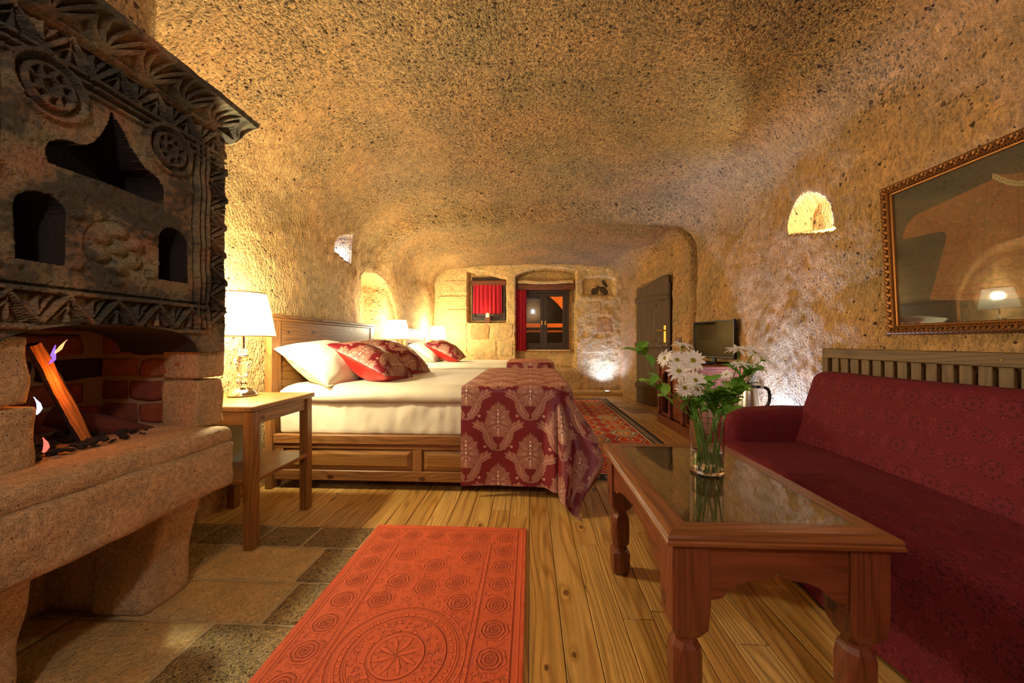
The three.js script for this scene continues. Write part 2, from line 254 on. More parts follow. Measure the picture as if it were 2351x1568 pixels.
function kilimCanvas() { // 0.85 x 3.55 m flat-woven runner
  const W = 512, H = 2048, c = canvas(W, H), g = c.getContext('2d'), r = rng(12); g.fillStyle = '#241a16'; g.fillRect(0, 0, W, H);
  const B = 74; g.fillStyle = '#cfb58c';
  for (let k = 0; k * 26 < H; k++) for (const x of [14, W - 62]) { g.beginPath(); g.moveTo(x, k * 26); g.lineTo(x + 48, k * 26 + 8); g.lineTo(x + 30, k * 26 + 12); g.lineTo(x + 48, k * 26 + 20); g.lineTo(x, k * 26 + 12); g.lineTo(x + 18, k * 26 + 8); g.closePath(); g.fill(); }
  for (let k = 0; k * 30 < W; k++) for (const y of [14, H - 54]) { g.beginPath(); g.moveTo(k * 30, y); g.lineTo(k * 30 + 16, y + 20); g.lineTo(k * 30, y + 40); g.lineTo(k * 30 + 8, y + 20); g.closePath(); g.fill(); }
  g.fillStyle = '#d9c39a'; g.fillRect(B - 10, B - 10, W - 2 * B + 20, H - 2 * B + 20); g.fillStyle = '#b5331a'; g.fillRect(B, B, W - 2 * B, H - 2 * B);
  const cols = ['#ea5422', '#f07028', '#d9431e', '#e88a36', '#c9b184'];
  const hex = (x, y, w, h, col) => { g.beginPath(); g.moveTo(x - w, y); g.lineTo(x - w * 0.6, y - h); g.lineTo(x + w * 0.6, y - h); g.lineTo(x + w, y); g.lineTo(x + w * 0.6, y + h); g.lineTo(x - w * 0.6, y + h); g.closePath(); g.fillStyle = col; g.fill(); };
  for (let j = 0; j < 13; j++) for (let i = 0; i < 2; i++) { const x = B + 91 + i * 182, y = B + 74 + j * 145; if (y > H - B - 40) continue; const k = Math.floor(r() * 4); hex(x, y, 88, 68, '#e4d0a6'); hex(x, y, 82, 62, '#2b1d17'); hex(x, y, 74, 55, cols[(k + 1) % 5]); hex(x, y, 50, 37, '#3a2119'); hex(x, y, 44, 32, cols[k]); hex(x, y, 20, 15, '#efe0bd'); hex(x, y, 11, 8, '#5a2a1c'); g.fillStyle = '#e9d7ae'; for (const s of [-1, 1]) { g.fillRect(x + s * 62 - 5, y - 16, 10, 32); g.fillRect(x - 22, y + s * 46 - 4, 44, 8); } }
  g.globalAlpha = 0.12; for (let y = 0; y < H; y += 3) { g.fillStyle = r() > 0.5 ? '#000' : '#fff'; g.fillRect(0, y, W, 1); } return c;
}
function robeCanvas() { // embroidered robe on a dark green ground; 1.1 x 0.61 m
  const W = 1400, H = 924, c = canvas(W, H), g = c.getContext('2d'), r = rng(41);
  g.fillStyle = '#2a2a18'; g.fillRect(0, 0, W, H); for (let k = 0; k < 9000; k++) { g.fillStyle = `rgba(${30 + r() * 46},${32 + r() * 40},${12 + r() * 20},.25)`; g.fillRect(r() * W, r() * H, 6, 6); }
  const X = W * 0.5; g.fillStyle = '#74481f'; g.beginPath(); g.moveTo(X - 120, 130);
  g.lineTo(X - 560, 190); g.quadraticCurveTo(X - 640, 230, X - 655, 330); g.lineTo(X - 420, 345); g.quadraticCurveTo(X - 380, 350, X - 385, 400); g.lineTo(X - 500, 770); g.quadraticCurveTo(X, 850, X + 500, 770); g.lineTo(X + 385, 400); g.quadraticCurveTo(X + 380, 350, X + 420, 345); g.lineTo(X + 655, 330); g.quadraticCurveTo(X + 640, 230, X + 560, 190); g.lineTo(X + 120, 110); g.quadraticCurveTo(X, 190, X - 120, 110); g.closePath(); g.fill(); g.save(); g.clip();
  for (let k = 0; k < 1700; k++) { const x = r() * W, y = 90 + r() * H, R = 6 + r() * 9; g.strokeStyle = r() > 0.35 ? '#51301a' : '#9a6a34'; g.lineWidth = 2; g.beginPath(); const a = r() * 6; for (let i = 0; i < 14; i++) { const q = R * (1 - i / 16); i ? g.lineTo(x + q * Math.cos(a + i * 0.5), y + q * Math.sin(a + i * 0.5)) : g.moveTo(x + q * Math.cos(a), y + q * Math.sin(a)); } g.stroke(); leafPath(g, x, y, a, 18, 5); g.fillStyle = r() > 0.6 ? '#7a301c' : '#63491f'; g.fill(); }
  for (const dx of [-200, -40, -14, 14, 40, 200]) { g.strokeStyle = '#5b3716'; g.lineWidth = 4; g.beginPath(); g.moveTo(X + dx * 0.8, 100); g.lineTo(X + dx * 1.15, 830); g.stroke(); }
  g.strokeStyle = '#7a2316'; g.lineWidth = 5; for (const y of [690, 720, 748]) { g.beginPath(); g.moveTo(X - 560, y - 18); g.quadraticCurveTo(X, y + 74, X + 560, y - 18); g.stroke(); }
  g.restore(); for (let k = 0; k < 130; k++) { const t = (k % 65) / 64, o = k < 65 ? 0 : 15, x = X - 135 + 270 * t, y = 108 + o + 92 * Math.sin(t * 3.1416) + 3 * r(); g.beginPath(); g.arc(x, y, 8, 0, 6.3); g.fillStyle = ['#a8986a', '#8f7d50', '#b8a97c'][k % 3]; g.fill(); g.strokeStyle = '#54482c'; g.lineWidth = 1.5; g.stroke(); }
  return c;
}
// ---------- materials ----------
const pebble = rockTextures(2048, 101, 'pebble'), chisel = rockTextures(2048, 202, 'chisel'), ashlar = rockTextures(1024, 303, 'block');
const T3 = (t, m) => scaled(t, m, m);
const woodA = woodTextures(1024, 2048, 11, 9), woodB = woodTextures(512, 1024, 23, 5);
const ROCK = '#d8be94';
const mat = {
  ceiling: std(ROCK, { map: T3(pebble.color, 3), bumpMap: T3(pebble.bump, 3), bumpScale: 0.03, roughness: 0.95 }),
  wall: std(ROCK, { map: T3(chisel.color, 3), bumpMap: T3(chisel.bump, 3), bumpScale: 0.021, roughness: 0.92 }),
  wallStone: std('#efe0ba', { map: T3(ashlar.color, 1.6), bumpMap: T3(ashlar.bump, 1.6), bumpScale: 0.014, roughness: 0.92 }),
  block: std('#efe0ba', { map: T3(ashlar.color, 0.9), bumpMap: T3(ashlar.bump, 0.9), bumpScale: 0.008, roughness: 0.9 }),
  blockPink: std('#dfc09a', { map: T3(ashlar.color, 0.7), bumpMap: T3(ashlar.bump, 0.7), bumpScale: 0.012, roughness: 0.9 }),
  darkStone: std('#5f5646', { map: T3(ashlar.color, 0.5), bumpMap: T3(ashlar.bump, 0.5), bumpScale: 0.01, roughness: 0.9 }),
  hearth: std('#d6c8b2', { map: T3(ashlar.color, 0.6), bumpMap: T3(ashlar.bump, 0.6), bumpScale: 0.01, roughness: 0.9 }),
  mortar: std('#97805f', { bumpMap: T3(ashlar.bump, 0.4), bumpScale: 0.006, roughness: 0.95 }),
  grout: std('#b5a076', { bumpMap: T3(ashlar.bump, 0.3), bumpScale: 0.004, roughness: 0.85 }),
  sootDark: std('#2a2118', { bumpMap: T3(ashlar.bump, 0.5), bumpScale: 0.01, roughness: 1 }),  // sooty arch soffit; plain dark tone in the hood niches
  sheet: phys('#d2cab2', { roughness: 0.85, sheen: 0.2, sheenColor: new THREE.Color('#ffffff') }),
  steel: phys('#d8d6d0', { metalness: 1, roughness: 0.16 }), chrome: phys('#e9e6e0', { metalness: 1, roughness: 0.08 }), brass: phys('#b98a3c', { metalness: 1, roughness: 0.38 }),
  glass: phys('#ffffff', { roughness: 0.01, transmission: 1, thickness: 0.01, ior: 1.5 }), pane: phys('#ffffff', { roughness: 0.015, transmission: 1, thickness: 0, ior: 1.5 }),
  water: phys('#f4faf0', { roughness: 0.0, transmission: 1, thickness: 0.05, ior: 1.33 }),
  blackPlastic: phys('#0b0b0c', { roughness: 0.3 }), screen: phys('#050506', { specularIntensity: 0.5, roughness: 0.06 }),
  petal: phys('#f6f2e6', { roughness: 0.7, transmission: 0.25, side: THREE.DoubleSide }), pollen: std('#8f8a12', { roughness: 0.9 }),
  leaf: phys('#689f2c', { roughness: 0.55, transmission: 0.2, side: THREE.DoubleSide }), leafPale: phys('#8ab83e', { roughness: 0.55, transmission: 0.25, side: THREE.DoubleSide }), stem: std('#5d8a2a', { roughness: 0.6 }),
};
mat.glass.side = mat.pane.side = THREE.FrontSide;
const wood = (color, rough = 0.5, t = woodA, bump = 0.0012, o = {}) => phys(color, { map: t.color, bumpMap: t.bump, bumpScale: bump, roughness: rough, ...o });
mat.plank = ['#d6b26a', '#caa45c', '#dab874', '#c29a56', '#d0ab66'].map((c) => wood(c, 0.42, woodA, 0.0015, { clearcoat: 0.15, clearcoatRoughness: 0.35 }));
mat.bed = wood('#8e6436', 0.5, woodB, 0.0008, { clearcoat: 0.08, clearcoatRoughness: 0.3 });
mat.bedPanel = wood('#98703c', 0.42, woodB, 0.0008, { clearcoat: 0.2, clearcoatRoughness: 0.3 });
mat.nightstand = wood('#966a38', 0.4, woodB, 0.0008, { clearcoat: 0.25, clearcoatRoughness: 0.25 });
mat.tableWood = wood('#7c4228', 0.45, woodB, 0.002, { clearcoat: 0.3, clearcoatRoughness: 0.3 });
mat.tableTop = wood('#8e5a32', 0.36, woodB, 0.002, { clearcoat: 0.4, clearcoatRoughness: 0.25 });
mat.tableBoard = wood('#8a6440', 0.4, woodA, 0.001);
mat.cabinet = wood('#8a4a24', 0.55, woodB, 0.001, { clearcoat: 0.1 });
mat.darkWood = wood('#4a3020', 0.6, woodB, 0.0012); mat.windowWood = wood('#3c2a1c', 0.6, woodB, 0.001); mat.lintel = wood('#7a4620', 0.6, woodB, 0.002);
mat.door = wood('#65543f', 0.7, woodB, 0.003); mat.bench = wood('#77602f', 0.55, woodB, 0.001);
const damaskMap = canvasTex(damaskCanvas());
mat.damask = phys('#ffffff', { map: scaled(damaskMap, 0.38, 0.364), bumpMap: scaled(damaskMap, 0.38, 0.364), bumpScale: 0.0012, roughness: 0.5, sheen: 0.35, sheenColor: new THREE.Color('#ffb090'), sheenRoughness: 0.4 });
mat.redSatin = phys('#b01a14', { roughness: 0.38, sheen: 0.4, sheenColor: new THREE.Color('#ff8070') });
const throwMap = canvasTex(florettesCanvas('#641820', '#762a30', '#53131b', 8));
mat.sofaFabric = phys('#ffffff', { map: scaled(throwMap, 0.4, 0.4), bumpMap: scaled(throwMap, 0.4, 0.4), bumpScale: 0.002, roughness: 0.85, specularIntensity: 0.5 });
mat.curtain = phys('#a80a22', { roughness: 0.8, sheen: 0.4, sheenColor: new THREE.Color('#ff5060'), side: THREE.DoubleSide });
const rugC = rugCanvases();
mat.rug = std('#ffffff', { map: canvasTex(rugC.color), bumpMap: canvasTex(rugC.height, false), bumpScale: 0.013, roughness: 0.85 });
mat.rugEdge = std('#c04a22', { roughness: 0.95 });
mat.kilim = std('#ffffff', { map: canvasTex(kilimCanvas()), roughness: 0.95 });
mat.print = std('#ffffff', { map: canvasTex(robeCanvas()), roughness: 0.8 });
// ---------- the cave: walls and ceiling as one carved surface cut into pieces ----------
function knots(list) { return (z) => { if (z >= list[0][0]) return list[0][1]; for (let i = 1; i < list.length; i++) if (z >= list[i][0]) return lerp(list[i - 1][1], list[i][1], sstep(list[i - 1][0], list[i][0], z)); return list[list.length - 1][1]; }; }
const leftX = knots([[-3.55, -1.7], [-3.75, -1.74], [-3.83, -2.0], [-4.36, -2.02], [-4.46, -1.76], [-5.6, -1.76], [-6.7, -1.7]]);
const leftPlain = knots([[-3.55, -1.7], [-3.75, -1.74], [-6.7, -1.72]]);
const rightX = knots([[-2.1, 1.8], [-3.5, 1.99], [-4.05, 2.03], [-4.3, 1.92], [-4.39, 1.92], [-4.45, 2.1], [-4.52, 2.32], [-4.68, 2.32], [-4.78, 2.0], [-4.9, 1.97], [-5.1, 1.9], [-5.66, 1.615], [-6.7, 1.57]]);
const ceilY = knots([[-3.3, 2.5], [-4.1, 2.43], [-4.38, 2.27], [-4.46, 2.27], [-4.66, 2.33], [-5.3, 2.26], [-6.7, 2.22]]);
const leftRise = knots([[-2.6, 0.8], [-4.2, 0.55], [-6.7, 0.35]]), rightRise = knots([[-3.4, 0.42], [-4.5, 0.3], [-6.7, 0.28]]);
const Z_FRONT = 1.3, Z_BACK = -6.75;
const zs = []; for (let z = Z_FRONT; z > Z_BACK;) { zs.push(z); z -= z > -0.4 ? 0.04 : (z < -2.2 && z > -3.75) ? 0.009 : (z < -3.75 && z > -5.2) ? 0.012 : 0.02; } zs.push(Z_BACK);
const NW = 150, NC = 210; // wall rows; ceiling rows
function nicheRight(y, z) { // depth of the lamp niche in the right wall
  const zc = -2.545, dz = (z - zc) / 0.245, base = 1.652 - 0.05 * (z + 2.54) / 0.2, top = base + 0.235 * Math.sqrt(Math.max(0, 1 - Math.pow(Math.abs(dz + 0.05), 2.2))) + 0.012 * N3(z * 20, y * 20, 3);
  return 0.17 * sstep(-0.012, 0.012, y - base) * sstep(-0.016, 0.02, top - y) * (Math.abs(dz) < 1.05 ? 1 : 0) * (0.8 + 0.2 * sstep(0.25, 0, y - base));
}
function nicheLeft(y, z) {
  z -= 0.11; const t = clamp((-3.275 - z) / 0.3, 0, 1), base = lerp(1.735, 1.675, t), top = lerp(1.76, 1.925, Math.pow(t, 0.55));
  return 0.15 * sstep(-3.272, -3.29, z) * sstep(-3.59, -3.572, z) * sstep(-0.012, 0.012, y - base) * sstep(-0.014, 0.014, top - y);
}
const profiles = zs.map((z) => {
  const xl = leftPlain(z), xr = rightX(z), C = ceilY(z), hl = leftRise(z), hr = rightRise(z), wl = hl * 1.15, wr = hr * 0.95, P = [];
  const full = [];
  for (let i = 0; i <= 60; i++) full.push([xl, (C - hl) * i / 60]);
  for (let i = 1; i <= 40; i++) { const a = i / 40 * Math.PI / 2; full.push([xl + wl * (1 - Math.cos(a)), C - hl + hl * Math.sin(a)]); }
  const x0 = xl + wl, x1 = xr - wr, xm = (x0 + x1) / 2, hw = (x1 - x0) / 2;
  for (let i = 1; i <= 60; i++) { const x = lerp(x0, x1, i / 60), q = (x - xm) / hw; full.push([x, C + 0.05 * (1 - q * q)]); }
  for (let i = 1; i <= 40; i++) { const a = (1 - i / 40) * Math.PI / 2; full.push([xr - wr * (1 - Math.cos(a)), C - hr + hr * Math.sin(a)]); }
  for (let i = 1; i <= 60; i++) full.push([xr, (C - hr) * (1 - i / 60)]);
  const resample = (a, b, n) => { const L = [0]; for (let i = a + 1; i <= b; i++) L.push(L[L.length - 1] + Math.hypot(full[i][0] - full[i - 1][0], full[i][1] - full[i - 1][1])); const T = L[L.length - 1], out = []; for (let k = 0, i = 0; k <= n; k++) { const s = T * k / n; while (i < L.length - 2 && L[i + 1] < s) i++; const t = L[i + 1] > L[i] ? (s - L[i]) / (L[i + 1] - L[i]) : 0, p = full[a + i], q = full[a + i + 1]; out.push([lerp(p[0], q[0], t), lerp(p[1], q[1], t), s]); } return out; };
  const A = resample(0, 84, NW), B = resample(84, 176, NC), D = resample(176, 260, NW);
  const off = [0, A[NW][2], A[NW][2] + B[NC][2]];
  A.forEach((p) => P.push([...p])); B.slice(1).forEach((p) => P.push([p[0], p[1], p[2] + off[1]])); D.slice(1).forEach((p) => P.push([p[0], p[1], p[2] + off[2]]));
  return P;
});
const rows = NW * 2 + NC, shellPos = zs.map((z, j) => profiles[j].map((p, i) => {
  const a = profiles[j][Math.max(0, i - 1)], b = profiles[j][Math.min(rows, i + 1)], tx = b[0] - a[0], ty = b[1] - a[1], l = Math.hypot(tx, ty) || 1, ox = -ty / l, oy = tx / l; // outward
  let [x, y] = p, m = 0.035 * fbm3(x * 0.9, y * 0.9, z * 0.9, 2) + 0.014 * fbm3(x * 3.4, y * 3.4, z * 3.4, 3) + 0.004 * N3(x * 15, y * 15, z * 15);
  if (i < NW * 0.8 && y < 0.15) m *= 0.4;
  let nd = 0; if (i <= NW) m += (nd = nicheLeft(y, z)) - (leftX(z) - leftPlain(z)) * sstep(1.67, 1.62, y + 0.9 * Math.pow(Math.abs(z + 4.1) / 0.4, 3) * 0.1);
  if (i >= NW + NC) { const top = 1.72 + 0.14 * (z + 5.65) / 0.55; m += 0.07 * sstep(-5.05, -5.08, z) * sstep(-5.71, -5.68, z) * sstep(top + 0.02, top - 0.01, y); }
  if (i >= NW + NC) m += (nd = nicheRight(y, z));
  return [x + ox * m, y + oy * m, z, z + nd, p[2] - nd * 0.6];
}));
{ // one grid, shared out between the three pieces along ragged lines where tooled wall gives way to pitted roof
  const whole = gridSurface(rows, zs.length - 1, (i, j) => shellPos[j][i]), P = whole.attributes.position, src = whole.index.array, r = rng(404), lists = [[], [], []];
  for (let k = 0; k < src.length; k += 3) {
    const i = src[k] % (rows + 1), x = P.getX(src[k]), y = P.getY(src[k]), z = P.getZ(src[k]), n = 42 * fbm3(x * 1.7, y * 1.7, z * 1.7, 3) + 46 * (r() + r() - 1), w = i < NW + NC / 2 ? (i - NW + n < 0 ? 0 : 1) : (i - NW - NC - n > 0 ? 2 : 1);
    lists[w].push(src[k], src[k + 1], src[k + 2]);
  }
  ['wall_left', 'ceiling', 'wall_right'].forEach((name, w) => {
    const map = new Int32Array(P.count).fill(-1), used = [], idx = lists[w].map((v) => { if (map[v] < 0) { map[v] = used.length; used.push(v); } return map[v]; }), g = new THREE.BufferGeometry();
    for (const [key, n] of [['position', 3], ['normal', 3], ['uv', 2]]) { const A = whole.attributes[key].array, B = new Float32Array(used.length * n); used.forEach((v, q) => { for (let c = 0; c < n; c++) B[q * n + c] = A[v * n + c]; }); g.setAttribute(key, new THREE.BufferAttribute(B, n)); }
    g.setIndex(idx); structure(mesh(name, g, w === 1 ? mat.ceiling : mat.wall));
  });
}
// back wall with two window recesses; the glazed part of the second is open to the night
const WIN = { x0: -0.2, x1: 0.68, y0: 0.8, y1: 1.82 };
{
  const nx = 300, ny = 210, X0 = -1.85, X1 = 1.75, Y1 = 2.45, Z = -6.55;
  const rectMask = (x, y, x0, x1, y0, y1, e) => sstep(x0 - e, x0 + e, x) * sstep(x1 + e, x1 - e, x) * sstep(y0 - e, y0 + e, y) * sstep(y1 + e, y1 - e, y);
  const g = gridSurface(nx, ny, (i, j) => {
    const x = lerp(X0, X1, i / nx), y = lerp(0, Y1, j / ny), w = 0.008 * N3(x * 9, y * 9, 5);
    const r1 = rectMask(x + w, y + w, -1.115, -0.43, 1.262, 2.165 - 0.12 * sstep(-0.9, -0.43, x), 0.012) * 0.2;
    const arch = 2.0 + 0.22 * Math.sqrt(Math.max(0, 1 - Math.pow((x - 0.33) / 0.62, 2)));
    const r2 = rectMask(x + w, y + w, -0.255, 0.8, 0.47, arch, 0.012) * 0.3;
    const hole = rectMask(x + w, y + w, 0.93, 1.47, 1.735, 1.99 + 0.05 * Math.sqrt(Math.max(0, 1 - Math.pow((x - 1.2) / 0.28, 2))), 0.03) * 0.075;
    const d = Math.max(r1, r2, hole) + 0.02 * fbm3(x * 1.2, y * 1.2, 7, 2) + 0.008 * fbm3(x * 6, y * 6, 9, 3) * (x > 0.82 ? 2.2 : 1);
    return [x, y, Z - d, x, y];
  });
  const idx = [], p = g.attributes.position, src = g.index.array;
  for (let k = 0; k < src.length; k += 3) { const cx = (p.getX(src[k]) + p.getX(src[k + 1]) + p.getX(src[k + 2])) / 3, cy = (p.getY(src[k]) + p.getY(src[k + 1]) + p.getY(src[k + 2])) / 3; if (!(cx > WIN.x0 && cx < WIN.x1 && cy > WIN.y0 && cy < WIN.y1)) idx.push(src[k], src[k + 1], src[k + 2]); }
  g.setIndex(idx);
  const wb = structure(mesh('wall_back', g, mat.wallStone));
  // dressed blocks and rough stones that show in the plaster: [x0, x1, y0, y1, material]
  const r = rng(61), stones = [[-1.43, -1.13, 1.0, 1.26, 0], [-1.41, -1.12, 0.72, 0.985, 0], [-1.66, -1.13, 1.52, 1.74, 0], [-1.5, -1.13, 1.29, 1.5, 0], [-1.55, -1.13, 1.77, 2.02, 0], [-1.08, -0.72, 0.95, 1.23, 1], [-0.69, -0.3, 0.98, 1.23, 0], [-1.08, -0.6, 0.66, 0.92, 0], [-0.57, -0.3, 0.66, 0.94, 0],
    [0.88, 1.24, 1.38, 1.62, 0], [1.16, 1.44, 1.06, 1.34, 1], [0.86, 1.3, 0.72, 1.0, 0]];
  stones.forEach(([x0, x1, y0, y1, k], i) => { const s = softBox(x1 - x0 - 0.012, y1 - y0 - 0.012, 0.08, 0.01, 0.016, (v) => { const q = N3(v.x * 9 + i * 3, v.y * 9, v.z * 9 + i); v.x += 0.012 * q; v.y += 0.012 * N3(v.x * 8, v.y * 8 + i * 5, 2); v.z += 0.008 * fbm3(v.x * 14 + i, v.y * 14, 1, 2); }); s.translate((x0 + x1) / 2, (y0 + y1) / 2, Z - 0.036 + r() * 0.007); mesh('stone', s, k ? mat.blockPink : mat.block, wb); });
  [[1.14, 1.805, 0.085, 0.08], [1.3, 1.81, 0.08, 0.1], [1.22, 1.87, 0.04, 0.08], [1.31, 1.935, 0.11, 0.04]].forEach(([x, y, w, h], i) => { const s = softBox(w * 1.3, h * 1.4, 0.08, 0.02, 0.016, (v) => { v.x += 0.02 * N3(v.x * 22, v.y * 22, i * 4); v.y += 0.02 * N3(v.y * 20, v.x * 22, i * 7 + 2); }); s.rotateZ(i * 0.7); s.translate(x, y, Z - 0.085); mesh('stone', s, mat.darkStone, wb); });
  const ledge = softBox(1.7, 0.09, 0.16, 0.02, 0.03, (v) => { v.y += 0.006 * N3(v.x * 6, v.y, v.z * 6); }); ledge.translate(0.75, 0.03, -6.46); mesh('ledge', ledge, mat.block, wb);
}
{ // wall behind the camera
  const g = gridSurface(60, 40, (i, j) => { const x = lerp(-1.9, 2.0, i / 60), y = lerp(0, 2.75, j / 40); return [-x, y, 1.2 - 0.03 * fbm3(x, y, 4, 2), x, y]; });
  structure(mesh('wall_front', g, mat.wall));
}
// ---------- floor: planks and stone tiles on a base ----------
{
  const base = structure(mesh('floor', cbox(4.6, 0.1, 8.6, 0.002, 0.1, -0.073, -2.8), mat.mortar)); mesh('mortar_bed', cbox(1.6, 0.026, 2.1, 0.001, -1.22, -0.0172, -0.742), mat.grout, base); base.receiveShadow = true;
  const PW = 0.104, TH = 0.024, r = rng(99), Z_TILE = -1.79, X_TILE = -0.42, gap = 0.0022;
  const variants = new Map();
  const plank = (x, z0, z1, k) => { const len = z0 - z1; const g = cbox(PW - gap, TH, len - 0.002, 0.0018, 0, 0, 0, 'z', k + 1); const m = mesh('plank', g, mat.plank[Math.floor(r() * 5)], base); m.position.set(x, -TH / 2 - r() * 0.0012, (z0 + z1) / 2); };
  let k = 0;
  for (let i = 0; i < 37; i++) {
    const x = X_TILE + PW / 2 + (i - 15) * PW, left = x < X_TILE; let z = left ? Z_TILE : 1.15; const end = -6.5, cuts = [];
    if (x > 2.2 || x < -1.98) continue;
    while (z > end) { let n = z - (2.2 + r() * 1.8); if (n < end + 0.6) n = end; cuts.push([z, n]); z = n; }
    for (const [a, b] of cuts) plank(x, a, b, k++);
  }
  const rowsT = [[-1.79, -1.615], [-1.615, -1.375], [-1.375, -1.165], [-1.165, -0.93], [-0.93, -0.66], [-0.66, -0.38], [-0.38, -0.1], [-0.1, 0.3]];
  const tileMats = ['#e0d09e', '#cbb684', '#e8daae', '#b8a272'].map((c, i) => std(c, { map: i % 2 ? T3(pebble.color, 1.6) : T3(ashlar.color, 0.55), bumpMap: i % 2 ? T3(pebble.bump, 1.6) : T3(ashlar.bump, 0.55), bumpScale: 0.012, roughness: 0.36 }));
  rowsT.forEach(([a, b], j) => {
    let x = -1.85 + r() * 0.1; while (x < X_TILE - 0.002) {
      let w = j === 0 ? 0.2 + r() * 0.08 : 0.28 + r() * 0.26; if (x + w > X_TILE - 0.12) w = X_TILE - x;
      const s = softBox(w - 0.009, 0.03, b - a - 0.009, 0.005, 0.018, (v, n) => { const q = Math.min(1, Math.max(Math.abs(v.x) / (w / 2), Math.abs(v.z) / ((b - a) / 2))); v.x += 0.006 * N3(v.x * 16 + j * 3, 0, v.z * 16 + x * 9) * q; v.z += 0.006 * N3(v.z * 16, 3, v.x * 16 + x * 7) * q; v.y += 0.0022 * fbm3(v.x * 8 + x * 5, 0, v.z * 8 + j * 5, 2) - 0.004 * Math.max(0, q - 0.93) / 0.07; });
      const uv = s.attributes.uv; const du = r() * 3, dv = r() * 3; for (let q = 0; q < uv.count; q++) uv.setXY(q, uv.getX(q) + du, uv.getY(q) + dv);
      const m = mesh('floor_tile', s, tileMats[j === 0 ? 3 : Math.floor(r() * 4)], base); m.position.set(x + w / 2, -0.0155 + r() * 0.002, (a + b) / 2); x += w;
    }
  });
  // pale stone flags let into the floor before the door
  [[1.42, -4.62], [1.44, -4.98], [1.36, -5.36], [1.3, -5.76], [1.66, -4.7]].forEach(([x, z], i) => { const s = softBox(0.3, 0.022, 0.32, 0.006, 0.03, (v) => { v.x += 0.01 * N3(v.z * 8, i, v.x * 8); v.z += 0.01 * N3(v.x * 8, i * 3, v.z * 8); }); const m = mesh('floor_tile', s, tileMats[i % 3], base); m.position.set(x, -0.004, z); m.rotation.y = 0.12; });
}
